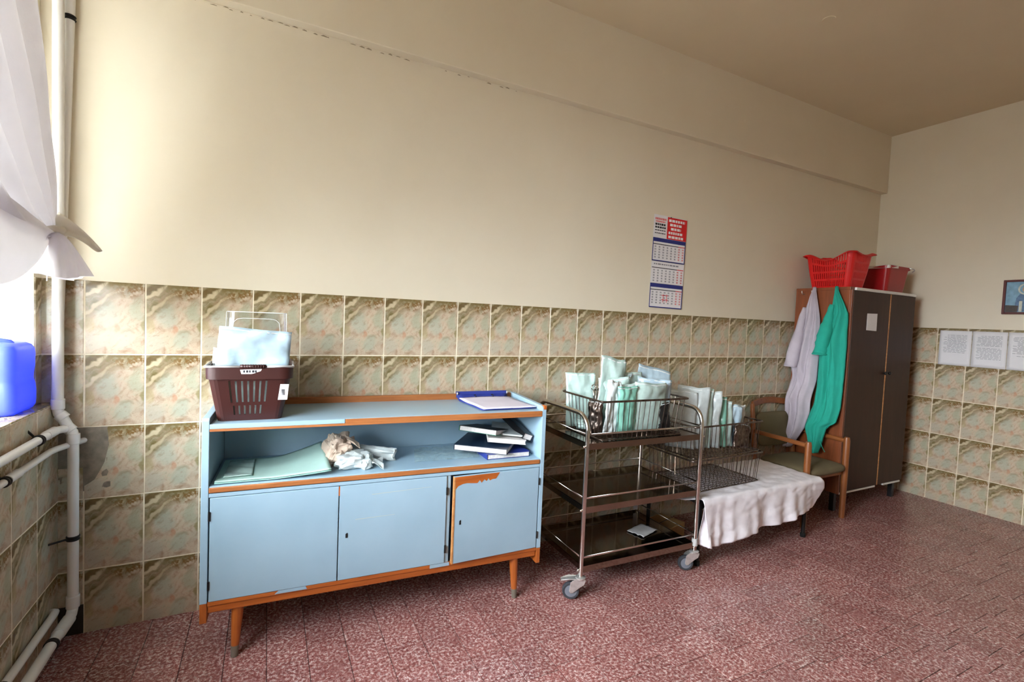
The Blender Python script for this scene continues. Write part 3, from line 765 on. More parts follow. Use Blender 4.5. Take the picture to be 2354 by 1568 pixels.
# ------------------------------------------------------------------ pouches, packs and papers
def pouch(label, loc, w, h, rz=0.0, lean=0.0, curl=0.0, film='film_teal', paper='pouch_paper', bulge=0.012, seed=0, group=None, roll=0.0, cat='pouch', crumple=0.011, edge=0.4):
    """sterile pouch standing on its lower edge: paper back, glossy film front; local z up, front -y"""
    def pt(u, v, side):
        x = (u-0.5)*w; z = v*h
        e = min(1.0, 6*min(u, 1-u))*min(1.0, 6*min(v, 1-v))
        y = side*bulge*(0.15+0.85*e)*0.5+crumple*fnoise(u*4+seed, v*5, seed*1.7)*(0.3+v)+crumple*0.7*(1-abs(fnoise(u*5+v*3+seed, v*6-u*2, seed)))**6
        y += curl*v*v*h+0.012*fnoise(u*1.5+seed*2, v*1.2, 4.0)
        x += edge*(0.012*fnoise(v*3, seed, 2.0)+0.10*w*(u-0.5)*fnoise(v*1.7, seed+4, 1.0)); z += edge*0.022*fnoise(u*2.4, seed*1.3, 5.0)*v
        return (x, y, z)
    root = MB().grid(lambda u, v: pt(u, v, 1), 16, 20).build('sterile_pouch', paper, smooth=True, solid=0.0012)
    root.location = loc; root.rotation_euler = (lean, roll, rz)
    tag(root, label, cat, group)
    b = MB().grid(lambda u, v: pt(u, v, -1), 16, 20).build('film', film, root, smooth=True, solid=0.0008)
    b = MB(); z = 0.955
    b.grid(lambda u, v: (lambda p: (p[0], p[1]-0.001, p[2]))(pt(u, 0.95+0.02*v, -1)), 12, 1); b.build('seal', 'pouch_paper', root, smooth=True, solid=0.0006)
    return root

# brown plastic shopping basket on the sideboard
def shell(parent, name, mat, a0, b0, a1, b1, h, r, ns, nc, nv, hole=None, z0=0.0, bottom=True, solid=0.003, lift=None):
    p0, p1 = rrect(a0, b0, r*0.8, ns, nc), rrect(a1, b1, r, ns, nc); N = len(p0)
    def fn(u, v):
        i = int(round(u*N)) % N
        z = z0+h*v
        if lift: z += lift(i, N, v)
        return (p0[i][0]*(1-v)+p1[i][0]*v, p0[i][1]*(1-v)+p1[i][1]*v, z)
    b = MB(); b.grid(fn, N, nv, hole, wrap=True)
    if bottom: b.f.append(tuple(range(N))[::-1])
    return b.build(name, mat, parent, smooth=False, solid=solid)
bc = cabw(0.124, 0.205, 0.9375)
brown = empty('shopping_basket', bc, A+0.03)
tag(brown, 'dark brown slotted plastic basket on the sideboard top', 'basket')
NSB, NCB = 31, 4
def hole_b(i, j):
    side, k = divmod(i, NSB+NCB)
    if k >= NSB: return False
    if side in (0, 2):
        if 6 <= j <= 12 and k % 3 == 2 and 5 <= k <= 25: return True
        return j in (2, 3, 4) and k % 3 == 0 and 6 <= k <= 23
    if 6 <= j <= 12 and k % 3 == 1 and 4 <= k <= 27: return True
    return j in (2, 3, 4) and k % 3 == 0 and 4 <= k <= 27
shell(brown, 'body', 'brown_plastic', 0.112, 0.150, 0.142, 0.178, 0.172, 0.03, NSB, NCB, 14, hole_b)
def rimstrip(parent, name, mat, a, b_, r, z0, z1, out=0.008, ns=16, nc=5, solid=0.003):
    p = rrect(a, b_, r, ns, nc); N = len(p)
    m_ = MB()
    pr = [(0.0, z0+0.004), (out, z0), (out+0.001, z1-0.003), (out-0.003, z1), (0.0, z1)]
    rings = [rrect(a+o, b_+o, r+o, ns, nc) for o, _ in pr]
    m_.grid(lambda u, v: rings[int(round(v*4))][int(round(u*N)) % N]+(pr[int(round(v*4))][1],), N, 4, wrap=True)
    return m_.build(name, mat, parent, smooth=True, auto=True, solid=solid)
rimstrip(brown, 'rim', 'brown_plastic', 0.143, 0.179, 0.03, 0.168, 0.214)
MB().tube([(-0.153, 0.02, 0.216), (-0.152, -0.182, 0.216), (-0.03, -0.188, 0.216)], 0.0045, 8).tube([(0.05, -0.188, 0.216), (0.152, -0.182, 0.216), (0.153, 0.02, 0.216)], 0.0045, 8).tube([(-0.153, 0.02, 0.216), (-0.153, 0.02, 0.2)], 0.0045, 8).build('carry_handle', 'tape_grey', brown, smooth=True)
gr = MB(); gr.tube([(-0.035, -0.188, 0.217), (0.055, -0.188, 0.217)], 0.0075, 12)
for k in range(9): ring(gr, (-0.026+k*0.009, -0.188, 0.217), 'X', 0.0075, 0.0016, 10)
gr.build('grip', 'brown_plastic', brown, smooth=True)
lb = MB(); lb.poly([(-0.035, -0.1895, 0.205), (0.04, -0.1895, 0.207), (0.036, -0.1895, 0.199), (0.012, -0.1895, 0.19), (0.004, -0.1895, 0.188), (-0.03, -0.1895, 0.188)], (0, 0.001, 0))
lab = lb.build('worn_label', 'paper', brown); lab['label'] = 'torn white sticker on the rim with worn lettering'
b = MB()
for k, wd in enumerate((0.006, 0.007, 0.005, 0.008, 0.006)): b.box(-0.024+k*0.010, -0.024+k*0.010+wd, -0.1903, -0.1898, 0.1935, 0.2025)
stuff(b.build('lettering', 'dark_ink', lab))
# price ticket on the right side of the front
tk = MB(); tk.poly([(0.098, -0.181, 0.083), (0.132, -0.181, 0.083), (0.137, -0.188, 0.146), (0.106, -0.188, 0.147)], (0, 0.0015, 0))
tk = tk.build('ticket', 'paper', brown, loc=(0, -0.004, 0)); tk['label'] = 'white paper ticket stuck on the corner'
b = MB()
for k in range(7): b.box(0.110+k*0.0018, 0.111+k*0.0018, -0.1866, -0.1862, 0.103, 0.126)
stuff(b.build('barcode_bars', 'dark_ink', tk, loc=(0, -0.0005, 0)))

pc_ = lambda x, y, z: (lambda q: (bc[0]+x*ca-y*sa, bc[1]+x*sa+y*ca, z))(None)
# clear plastic box lid standing behind, blue packs in front
pouch('pale blue wrapped pack standing at the front of the brown basket', pc_(0.0, -0.105, 1.035), 0.262, 0.262, A, -0.06, -0.1, 'film_blue', 'pouch_paper', 0.014, 3, 'packs in the brown basket', roll=0.07, crumple=0.012, edge=0.1)
pouch('white wrapped pack pushed into the left of the brown basket', pc_(-0.062, -0.03, 1.02), 0.16, 0.2, A+0.3, 0.05, 0.0, 'pouch_paper', 'pouch_paper', 0.03, 8, 'packs in the brown basket')
pouch('green wrapped pack low inside the brown basket behind the slots', pc_(0.005, -0.128, 0.945), 0.21, 0.165, A, 0.1, 0.0, 'film_teal', 'pouch_paper', 0.014, 12, 'packs in the brown basket')
cl = empty('clear_box', pc_(0.012, 0.02, 1.06), A)
tag(cl, 'clear plastic box standing on end inside the brown basket', 'box')
shell(cl, 'body', 'clear_plastic', 0.122, 0.038, 0.112, 0.033, 0.305, 0.03, 10, 5, 8, bottom=False, solid=0)
b = MB()
p = rrect(0.112, 0.033, 0.03, 10, 5); b.v += [(x, y, 0.305) for x, y in p]; b.f.append(tuple(range(len(p)))); b.build('end_face', 'clear_plastic', cl)
b = MB(); p = rrect(0.112, 0.033, 0.03, 10, 5); b.tube([(x, y, 0.304) for x, y in p], 0.0018, 6, closed=True); b.build('lip', 'edge_highlight', cl, smooth=True)  # lip of the box, coloured white as a painted rim highlight
b = MB(); p = [(-0.09, -0.038, 0.1), (-0.088, -0.036, 0.24), (-0.084, -0.035, 0.262), (-0.072, -0.035, 0.274), (-0.05, -0.0348, 0.278), (0.05, -0.0348, 0.278), (0.072, -0.035, 0.274), (0.084, -0.035, 0.262), (0.088, -0.036, 0.24), (0.09, -0.038, 0.1)]
for x_ in (-0.117, 0.117): b.tube([(x_, -0.03, 0.1), (x_*0.955, -0.026, 0.304)], 0.0013, 6)
b.tube(p, 0.0012, 6); b.build('panel_highlight', 'edge_highlight', cl, smooth=True)  # white lines painting highlights along the box's corners and face

# open ring folder on the top, right end
fo = empty('ring_folder', cabw(1.235, 0.215, 0.9375), A+0.02)
tag(fo, 'open blue folder of pale sheets lying on the sideboard top', 'folder')
def cover_f(u, v):
    x = -0.145+0.29*u; y = -0.16+0.32*v
    z = 0.004+0.0015*fnoise(u*3, v*3)+(0.04*max(0.0, (v-0.86)/0.14)**1.6)
    return (x+0.03*(0.5-v), y, z)
MB().grid(cover_f, 10, 20).build('cover', 'cover_blue', fo, smooth=True, solid=0.003)
def page_f(u, v):
    x = -0.136+0.292*u; y = -0.158+0.285*v
    return (x+0.03*(0.5-v), y, 0.009+0.004*math.sin(PI*u)*v+0.0015*fnoise(u*4, v*4, 2)+0.02*max(0.0, v-0.75))
MB().grid(page_f, 12, 14).build('pages', 'lilac_page', fo, smooth=True, solid=0.004)
MB().box(-0.158, 0.136, 0.148, 0.158, 0.012, 0.046).build('spine', 'cover_blue', fo, bevel=0.003)
for xx in (-0.158, 0.131): MB().tube([(xx, 0.148, 0.036), (xx+0.006, 0.148, 0.036)], 0.008, 10).build('end_cap', 'galvanised', fo, smooth=True)
for xx in (-0.06, 0.04): MB().tube([(xx, 0.146, 0.014), (xx, 0.142, 0.028), (xx, 0.125, 0.03), (xx, 0.115, 0.02)], 0.0025, 6).build('ring', 'black_iron', fo, smooth=True)

# ---- open shelf of the sideboard
ZS = 0.698
# big green wrap, right end lifted on the parcels behind it
wr = empty('wrapping_sheet', cabw(0.2, 0.17, ZS), A)
tag(wr, 'large pale green wrapping sheet lying in the open shelf', 'sheet')
def wrap_f(u, v, dz=0.0):
    x = -0.185+0.39*u+0.03*(1-v)*u; y = -0.155+0.30*v
    lift = 0.062*max(0.0, (u-0.45)/0.55)**1.5*(0.25+0.75*v)
    return (x, y, 0.006+dz+lift+0.003*fnoise(u*3, v*3, 1))
for n_, nm, dz in ((0, 'green_layer', 0.0), (1, 'top_layer', 0.006)):
    MB().grid(lambda u, v: wrap_f(u, v*(1-0.02*n_), dz), 26, 16).build(nm, 'green_wrap' if n_ == 0 else 'teal_wrap', wr, smooth=True, solid=0.003)
def film_f(u, v):
    q = wrap_f(0.06+0.24*u, 0.12+0.75*v, 0.011); return (q[0], q[1], q[2]+0.004*abs(math.sin(9*v+2*u))*0.7+0.002*fnoise(u*9, v*9))
MB().grid(film_f, 16, 22).build('plastic_window', 'film_teal', wr, smooth=True, solid=0.0006)
# crumpled parcels
def parcel(label, c, sx, sy, sz, rz, mat, seed, rx=0.0, ry=0.0):
    b = MB()
    def f(u, v):
        t = 2*PI*u; p = PI*(v-0.5)
        ce = lambda a, e: math.copysign(abs(a)**e, a)
        x = sx*ce(math.cos(p), 0.5)*ce(math.cos(t), 0.45); y = sy*ce(math.cos(p), 0.5)*ce(math.sin(t), 0.45); z = sz*ce(math.sin(p), 0.7)
        n_ = 1+0.32*fnoise(x*28+seed, y*28, z*40)+0.15*fnoise(x*70, y*70+seed, z*90)
        return (x*n_, y*n_, z*n_)
    b.grid(f, 44, 22, wrap=True)
    o = b.build('paper_parcel', mat, smooth=False)
    o.location = c; o.rotation_euler = (rx, ry, rz); tag(o, label, 'parcel', 'crumpled parcels in the open shelf'); return o
p1 = parcel('brown crumpled paper parcel standing against the green sheet', cabw(0.462, 0.18, ZS+0.062), 0.045, 0.07, 0.068, A+0.2, 'tan_paper', 1.3, 0.15, 0.25)
p2 = parcel('pale grey crumpled parcel lying at the shelf front', cabw(0.535, 0.115, ZS+0.034), 0.072, 0.06, 0.03, A-0.1, 'pouch_grey', 4.1, 0.1, 0.05)
for o_, (px_, py_, pz_) in ((p1, (0.02, -0.03, 0.07)), (p2, (0.075, -0.02, 0.0))):
    def fl(u, v, q=(px_, py_, pz_)): return (q[0]+0.05*u, q[1]+0.06*(v-0.5)*(1+u), q[2]+0.006*math.sin(9*v+5*u)-0.01*u)
    MB().grid(fl, 8, 12).build('folded_flap', 'pouch_grey' if o_ is p2 else 'tan_paper', o_, smooth=False, solid=0.001)
pk = pouch('long pale rolled pack lying across the back of the shelf', cabw(0.50, 0.24, ZS+0.048), 0.06, 0.24, A, 0.0, 0.0, 'pouch_grey', 'pouch_paper', 0.035, 21, 'crumpled parcels in the open shelf')
pk.rotation_euler = (0.0, PI/2+0.10, A-0.35)
# thin clear sheet
MBs = MB().grid(lambda u, v: (-0.16+0.32*u+0.05*v, -0.12+0.24*v, 0.002+0.003*abs(fnoise(u*3, v*3, 7))), 14, 10)
o = MBs.build('plastic_sleeve', 'milky_film', smooth=True); o.location = cabw(0.96, 0.215, ZS+0.001); o.rotation_euler = (0, 0, A)
tag(o, 'thin clear plastic sleeve lying flat in the open shelf', 'sleeve')
# books and folders at the right end
def book(label, c, w, d, t, rz, cover, tilt=(0, 0), pages='page_edges', topc=None, name='notebook', spine='L'):
    root = empty(name, c, rz); root.rotation_euler = (tilt[0], tilt[1], rz)
    tag(root, label, 'book' if name == 'notebook' else 'folder', 'books and folders in the open shelf')
    ct = 0.0025
    MB().box(-w/2, w/2, -d/2, d/2, 0, ct).build('back_cover', cover, root, bevel=0.0008)
    MB().box(-w/2, w/2, -d/2, d/2, t-ct, t).build('front_cover', topc or cover, root, bevel=0.0008)
    if spine == 'L': MB().box(-w/2-0.0015, -w/2+0.002, -d/2, d/2, 0, t).build('spine', cover, root, bevel=0.001)
    else: MB().box(-w/2, w/2, d/2-0.002, d/2+0.0015, 0, t).build('spine', cover, root, bevel=0.001)
    MB().box(-w/2+0.003, w/2-0.004, -d/2+0.003, d/2-0.004, ct, t-ct).build('page_block', pages, root)
    return root
book('thick blue notebook at the bottom of the pile in the open shelf', cabw(1.255, 0.155, ZS+0.0005), 0.23, 0.21, 0.026, A+0.02, 'cover_blue')
book('navy hardcover notebook sloping on the pile, pages fanned towards the left', cabw(1.19, 0.19, ZS+0.030), 0.27, 0.24, 0.028, A-0.62, 'cover_navy', (0.03, 0.0))
book('white paper block with black edge resting on the navy notebook', cabw(1.285, 0.17, ZS+0.066), 0.19, 0.21, 0.022, A-0.32, 'page_edges', (-0.02, 0.06))
book('green backed folder near the underside of the top board', cabw(1.19, 0.205, ZS+0.098), 0.2, 0.23, 0.026, A-0.75, 'cover_green', (-0.16, 0.02), topc='cover_black', name='document_folder')
book('glossy grey magazine lying across the top of the pile', cabw(1.305, 0.2, ZS+0.105), 0.16, 0.22, 0.008, A-0.4, 'pouch_grey', (0.04, 0.06))
book('black spined binder leaning against the right side panel', cabw(1.352, 0.205, ZS+0.108), 0.055, 0.28, 0.032, A+0.12, 'cover_black', (0.22, 0.35), name='document_folder')

# ------------------------------------------------------------------ steel trolley
TA = -0.022
TL = (2.075, -0.612)
tr = empty('instrument_trolley', (TL[0], TL[1], 0), TA)
tag(tr, 'three tier stainless steel trolley on grey castors', 'trolley')
tca, tsa = math.cos(TA), math.sin(TA)
def trw(x, y, z=0.0): return (TL[0]+x*tca-y*tsa, TL[1]+x*tsa+y*tca, z)
TW, TD = 0.77, 0.49
for x in (0.0, TW):
    pts = [(x, 0, 0.115), (x, 0, 0.5), (x, 0, 0.845)]+arc((x, 0.08, 0.845), (0, -0.08, 0), (0, 0, 0.08), 7)[1:]
    pts += [(x, TD/2, 0.926)]+arc((x, TD-0.08, 0.845), (0, 0, 0.08), (0, 0.08, 0), 7)+[(x, TD, 0.5), (x, TD, 0.115)]
    MB().tube(pts, 0.0115, 14).build('hoop_frame', 'steel', tr, smooth=True, auto=True)
for zt in (0.782, 0.463, 0.163):
    ty = MB(); ty.box(0.012, TW-0.012, 0.0, TD, zt-0.004, zt); ty.box(0.012, TW-0.012, -0.002, 0.001, zt-0.03, zt+0.002); ty.box(0.012, TW-0.012, TD-0.001, TD+0.002, zt-0.03, zt+0.002)
    ty.box(0.012, 0.015, 0.0, TD, zt-0.03, zt+0.002); ty.box(TW-0.015, TW-0.012, 0.0, TD, zt-0.03, zt+0.002)
    t_ = ty.build('tray', 'tray_steel', tr)
    MB().tube([(0.0, 0.0, zt+0.047), (TW, 0.0, zt+0.047), (TW, TD, zt+0.047), (0, TD, zt+0.047)], 0.0048, 8, closed=True).build('guard_rail', 'steel', tr, smooth=True)
    for x in (0.0, TW):
        for y in (0.0, TD):
            s_ = -1 if x == 0 else 1
            MB().lathe([(0.002, -0.007), (0.006, -0.004), (0.0075, 0), (0.006, 0.004), (0.002, 0.007)], 10, 'X', (x+s_*0.016, y, zt-0.012)).build('bolt', 'steel', tr, smooth=True)
for n_, (x, y, ang, brake) in enumerate(((0, 0, PI-0.5, True), (TW, 0, PI-0.45, False), (0, TD, PI-0.4, False), (TW, TD, PI+0.9, False))):
    cs = MB()
    cs.lathe([(0.013, 0.102), (0.024, 0.104), (0.026, 0.114), (0.012, 0.118)], 18)
    for s_ in (-1, 1):
        cs.poly([(-0.025, s_*0.016, 0.106), (0.03, s_*0.016, 0.106), (0.05, s_*0.016, 0.09), (0.055, s_*0.016, 0.046), (0.048, s_*0.016, 0.035), (0.036, s_*0.016, 0.037), (0.004, s_*0.016, 0.066), (-0.018, s_*0.016, 0.082)], (0, s_*0.0025, 0))
    cs.box(-0.022, 0.022, -0.018, 0.018, 0.1, 0.105)
    c_ = cs.build('castor_fork', 'galvanised', tr, bevel=0.001, loc=(x, y, 0), rot=(0, 0, ang))
    MB().lathe([(0.008, -0.013), (0.030, -0.011), (0.031, -0.006), (0.031, 0.006), (0.030, 0.011), (0.008, 0.013)], 26, 'Y', (0.046, 0, 0.043)).build('wheel_disc', 'rubber_grey', c_, smooth=True, auto=True)
    MB().lathe([(0.0305, -0.011), (0.039, -0.012), (0.043, -0.006), (0.043, 0.006), (0.039, 0.012), (0.0305, 0.011)], 30, 'Y', (0.046, 0, 0.043)).build('tyre', 'rubber_dark', c_, smooth=True, auto=True)
    MB().tube([(0.046, -0.019, 0.043), (0.046, 0.019, 0.043)], 0.006, 10).build('axle', 'galvanised', c_)
    if brake:
        MB().poly([(0.0, -0.02, 0.108), (0.06, -0.022, 0.106), (0.098, -0.014, 0.094), (0.098, 0.014, 0.094), (0.06, 0.022, 0.106), (0.0, 0.02, 0.108)], (0, 0, 0.004)).build('brake_lever', 'galvanised', c_, bevel=0.001)
MB().tube([(TW, 0, 0.145), (TW, 0, 0.185)], 0.0165, 12).build('tape_wrap', 'tape_grey', tr, smooth=True, auto=True)
tp_ = MB().box(TW-0.045, TW-0.012, TD-0.016, TD-0.0135, 0.175, 0.255).build('tape_tag', 'tape_grey', tr)
# folded paper lying on the lowest tray
o = MB().grid(lambda u, v: (-0.08+0.16*u, -0.055+0.11*v, 0.004+0.012*abs(fnoise(u*3, v*3, 2))), 12, 9).build('paper_scrap', 'tape_grey', smooth=True, solid=0.0015)
o.location = trw(0.58, 0.22, 0.164); o.rotation_euler = (0, 0, 0.3); tag(o, 'crumpled grey white paper lying on the lowest trolley tray', 'paper')

# ------------------------------------------------------------------ wire baskets
def wire_basket(label, c, rz, w, d, h, taper=0.02, sp=0.034):
    root = empty('wire_basket', c, rz); tag(root, label, 'basket', 'steel wire baskets')
    a, b_ = w/2, d/2; a0, b0 = a-taper, b_-taper
    MB().tube([(x, y, h) for x, y in rrect(a, b_, 0.02, 4, 4)], 0.0055, 8, closed=True).build('rim', 'wire_steel', root, smooth=True)
    MB().tube([(x, y, 0.004) for x, y in rrect(a0, b0, 0.02, 4, 4)], 0.004, 8, closed=True).build('base_ring', 'wire_steel', root, smooth=True)
    b = MB()
    k = int(w/sp)
    for i in range(1, k):
        f = -1+2*i/k
        for s_ in (-1, 1): b.tube([(f*a0, s_*b0, 0.004), (f*a, s_*b_, h)], 0.0019, 5)
    k2 = int(d/sp)
    for i in range(1, k2):
        f = -1+2*i/k2
        for s_ in (-1, 1): b.tube([(s_*a0, f*b0, 0.004), (s_*a, f*b_, h)], 0.0019, 5)
    stuff(b.build('side_wires', 'wire_steel', root))
    b = MB()
    k3 = int(w/0.027)
    for i in range(1, k3): b.tube([(-a0+2*a0*i/k3, -b0, 0.003), (-a0+2*a0*i/k3, b0, 0.003)], 0.0019, 5)
    k4 = int(d/0.027)
    for i in range(1, k4): b.tube([(-a0, -b0+2*b0*i/k4, 0.0065), (a0, -b0+2*b0*i/k4, 0.0065)], 0.0019, 5)
    stuff(b.build('bottom_grid', 'wire_steel', root))
    return root
B1 = (2.455, -0.425, 0.784)
wire_basket('steel wire basket of pouches on top of the trolley', B1, TA, 0.585, 0.385, 0.203)
B3 = (3.195, -0.355, 0.409)
wire_basket('empty steel wire basket standing on the white sheet, lower of two stacked', B3, 0.03, 0.64, 0.395, 0.19, 0.012)
B2 = (3.195, -0.355, 0.606)
wire_basket('steel wire basket full of pouches stacked on the empty basket', B2, 0.03, 0.62, 0.38, 0.192, 0.008)
g1, g2 = 'pouches in the trolley basket', 'pouches in the stacked basket'
z1 = B1[2]+0.012
pouch('white pouch at the left back corner of the trolley basket', (2.245, -0.31, z1), 0.17, 0.30, -0.25, -0.12, 0.0, 'film_teal', 'pouch_paper', 0.02, 1, g1)
pouch('tallest pale green pouch, tilted at the left of the trolley basket', (2.335, -0.42, z1), 0.16, 0.40, -0.1, -0.05, 0.05, 'film_teal', 'pouch_paper', 0.02, 2, g1, roll=0.16)
pouch('narrow white folded pouch in front of the tallest one', (2.30, -0.50, z1), 0.09, 0.28, 0.1, -0.03, 0.0, 'pouch_paper', 'pouch_paper', 0.02, 3, g1, roll=0.12)
pouch('bright green pouch left of centre at the trolley basket front', (2.40, -0.52, z1), 0.13, 0.25, 0.0, -0.02, 0.0, 'film_green', 'green_wrap', 0.025, 4, g1)
pouch('bluish pouch with pointed corner in the middle of the trolley basket', (2.475, -0.40, z1), 0.12, 0.31, 0.2, -0.02, 0.0, 'film_blue', 'pouch_grey', 0.02, 5, g1, roll=0.35)
pouch('wide pale green pouch filling the front of the trolley basket', (2.56, -0.515, z1), 0.23, 0.265, 0.02, -0.03, 0.0, 'film_teal', 'pouch_paper', 0.028, 6, g1, roll=0.06)
pouch('pale green pouch standing behind the wide one', (2.52, -0.36, z1), 0.2, 0.31, 0.0, 0.05, 0.0, 'film_teal', 'pouch_paper', 0.025, 7, g1)
pouch('pale blue pouch arched over the right end of the trolley basket', (2.66, -0.38, z1), 0.21, 0.34, -0.3, 0.02, 0.22, 'film_blue', 'pouch_paper', 0.024, 8, g1, roll=0.22)
pouch('dark grey instrument pack at the right front of the trolley basket', (2.675, -0.52, z1), 0.09, 0.15, 0.0, -0.05, 0.0, 'cover_black', 'olive_fabric', 0.03, 9, g1, roll=-0.1)
pouch('dark steel grey instrument pack at the left end of the trolley basket', (2.225, -0.46, z1), 0.09, 0.17, -1.2, -0.05, 0.0, 'wire_steel', 'cover_black', 0.03, 10, g1)
pouch('crushed blue green wrap lying at the left end of the trolley basket', (2.235, -0.40, z1), 0.14, 0.06, -0.9, 0.0, 0.0, 'film_teal', 'teal_wrap', 0.05, 11, g1)
pouch('white pouch behind the narrow folded one in the trolley basket', (2.405, -0.44, z1), 0.18, 0.29, -0.35, -0.02, 0.03, 'film_teal', 'pouch_paper', 0.02, 14, g1, roll=-0.1)
pouch('pale pouch leaning left at the middle front of the trolley basket', (2.47, -0.475, z1), 0.17, 0.26, -0.2, -0.04, 0.0, 'film_teal', 'pouch_paper', 0.02, 15, g1, roll=-0.15)
pouch('bluish white pouch at the right back of the trolley basket', (2.63, -0.44, z1), 0.2, 0.28, -0.45, 0.0, 0.06, 'film_blue', 'pouch_paper', 0.022, 16, g1, roll=0.1)
# scissors sticking up from the basket
scs = empty('surgical_scissors', (2.29, -0.37, z1), 0.3)
tag(scs, 'steel surgical scissors with ring handles poking out of the trolley basket', 'scissors', g1)
for s_ in (-1, 1):
    b = MB(); b.tube([(s_*0.002, 0, 0.004), (s_*0.004, 0, 0.09), (-s_*0.008, 0, 0.17), (-s_*0.016, 0, 0.212)], [0.002, 0.004, 0.004, 0.0035], 8)
    ring(b, (-s_*0.019, 0, 0.229), 'Y', 0.014, 0.0032); b.build('blade_with_ring', 'steel', scs, smooth=True)
z2 = B2[2]+0.012
for n_, (x, y, w, h, rz, film, pap, lab, rl, ln) in enumerate((
        (2.995, -0.33, 0.18, 0.36, -0.9, 'pouch_grey', 'pouch_grey', 'grey white pouch leaning at the left end of the stacked basket', 0.0, -0.05),
        (3.055, -0.34, 0.2, 0.385, -1.0, 'pouch_grey', 'pouch_paper', 'tallest grey white pouch in the stacked basket', 0.03, -0.03),
        (3.12, -0.33, 0.2, 0.375, -1.05, 'film_teal', 'pouch_grey', 'pale pouch third from the left in the stacked basket', 0.0, 0.0),
        (3.18, -0.35, 0.21, 0.355, -1.1, 'pouch_grey', 'pouch_paper', 'grey pouch in the middle of the stacked basket', -0.03, 0.03),
        (3.245, -0.35, 0.2, 0.32, -1.1, 'film_green', 'green_wrap', 'bright green edged pouch in the stacked basket', -0.05, 0.05),
        (3.305, -0.37, 0.17, 0.285, -1.0, 'film_teal', 'pouch_paper', 'short pale green pouch right of the bright green edged one', -0.06, 0.06),
        (3.375, -0.40, 0.11, 0.262, -0.6, 'film_blue', 'pouch_paper', 'small bluish white pouch near the right end of the stacked basket', 0.05, 0.05),
        (3.43, -0.38, 0.11, 0.262, -0.3, 'pouch_paper', 'pouch_paper', 'small white roll of pouch at the right end of the stacked basket', 0.14, 0.0),
        (3.40, -0.47, 0.13, 0.15, -0.1, 'wire_steel', 'cover_black', 'dark shiny instrument pack at the right front of the stacked basket', 0.1, -0.05))):
    pouch(lab, (x, y, z2), w, h, rz, ln, 0.12 if n_ < 6 else 0.05, film, pap, 0.026, 30+n_, g2, roll=rl, edge=0.8)

# ------------------------------------------------------------------ bench under a white sheet
be = empty('bench', (3.38, -0.37, 0.0))
tag(be, 'low bench with black metal legs under the white sheet', 'bench')
MB().box(-0.5, 0.61, -0.24, 0.205, 0.365, 0.398).build('seat_board', 'cover_black', be, bevel=0.006)
for x in (-0.47, 0.53):
    for y in (-0.225, 0.185):
        lg = MB().tube([(x, y, 0.365), (x, y, 0.012)], 0.0125, 12).build('leg', 'black_iron', be, smooth=True, auto=True)
        MB().lathe([(0.016, 0.0), (0.017, 0.02), (0.014, 0.028)], 12, at=(x, y, 0)).build('rubber_foot', 'dark_hole', lg, smooth=True)
for y in (-0.225, 0.185): MB().box(-0.48, 0.57, y-0.01, y+0.01, 0.335, 0.365).build('apron', 'black_iron', be)
MB().box(-0.455, -0.44, -0.2425, -0.238, 0.275, 0.34).build('paper_tag', 'tape_grey', be)
she = empty('white_sheet', (3.38, -0.37, 0.3985))
tag(she, 'creased white cotton sheet draped over the low bench', 'sheet')
def lerp_(pts, t):
    for (a, va), (b, vb) in zip(pts[:-1], pts[1:]):
        if t <= b: return va+(vb-va)*(t-a)/(b-a)
    return pts[-1][1]
VT = 0.60
def sheet(u, v):
    xl = lerp_([(0, 2.745), (0.50, 2.75), (0.545, 2.79), (0.585, 2.874), (0.70, 2.885), (1.0, 2.925)], v)
    xr = lerp_([(0, 4.0), (0.60, 4.0), (0.75, 3.985), (1, 3.93)], v)
    x = xl+(xr-xl)*u
    cor = max(0.0, (u-0.93)/0.07); corl = max(0.0, (0.05-u)/0.05)
    wr_ = 0.004*fnoise(x*9, v*14, 1)+0.003*fnoise(x*22+3*v, v*24, 5)+0.0035*(1-abs(fnoise(x*7+v*9, v*5-x*2, 11)))**6
    yfront = -0.642
    if v < VT:
        f = v/VT; y = -0.168+(yfront+0.168)*f
        z = 0.404+wr_*1.0+0.004*abs(math.sin(26*x+7*v+2*fnoise(x*3, v*3)))*f**2
        if u < 0.02: z -= 0.004
    else:
        f = (v-VT)/(1-VT)
        zh = lerp_([(2.9, 0.128), (3.02, 0.122), (3.2, 0.148), (3.5, 0.178), (3.6, 0.176), (3.72, 0.205), (3.93, 0.212)], x)
        bend = min(1.0, f/0.12)
        z = 0.404-(0.404-zh)*f
        fold = (0.016*math.sin(13*x+1.0+2.0*fnoise(x*2.2, 1.7))+0.012*abs(math.sin(17*x+2.4*fnoise(x*3, 5)))**3+0.008*math.sin(41*x+6*fnoise(x*4, 3)))*f
        y = yfront-0.012*math.sin(PI/2*bend)-0.02*f+fold+wr_*0.8
        x += 0.02*f*fnoise(x*4, f*2, 8)+0.035*cor*math.sin(PI*min(1, f*1.4))
        y += 0.02*cor*f
    return tuple(Vector((x, y, z))-she.location)
MB().grid(sheet, 150, 70).build('cloth', 'white_cotton', she, smooth=True, solid=0.0016)
# hanging corner at the left front, and the back corner sticking out on the left
def cornr(u, v):
    x = 2.878+0.04*u-0.006*v+0.03*v*u; z = 0.392-0.268*v+0.05*(1-u)*v*0.4; y = -0.655+0.035*math.sin(3*u+2*v)*v+0.02*u
    return tuple(Vector((x, y, z))-she.location)
MB().grid(cornr, 10, 24).build('hanging_corner', 'white_cotton', she, smooth=True, solid=0.0016)
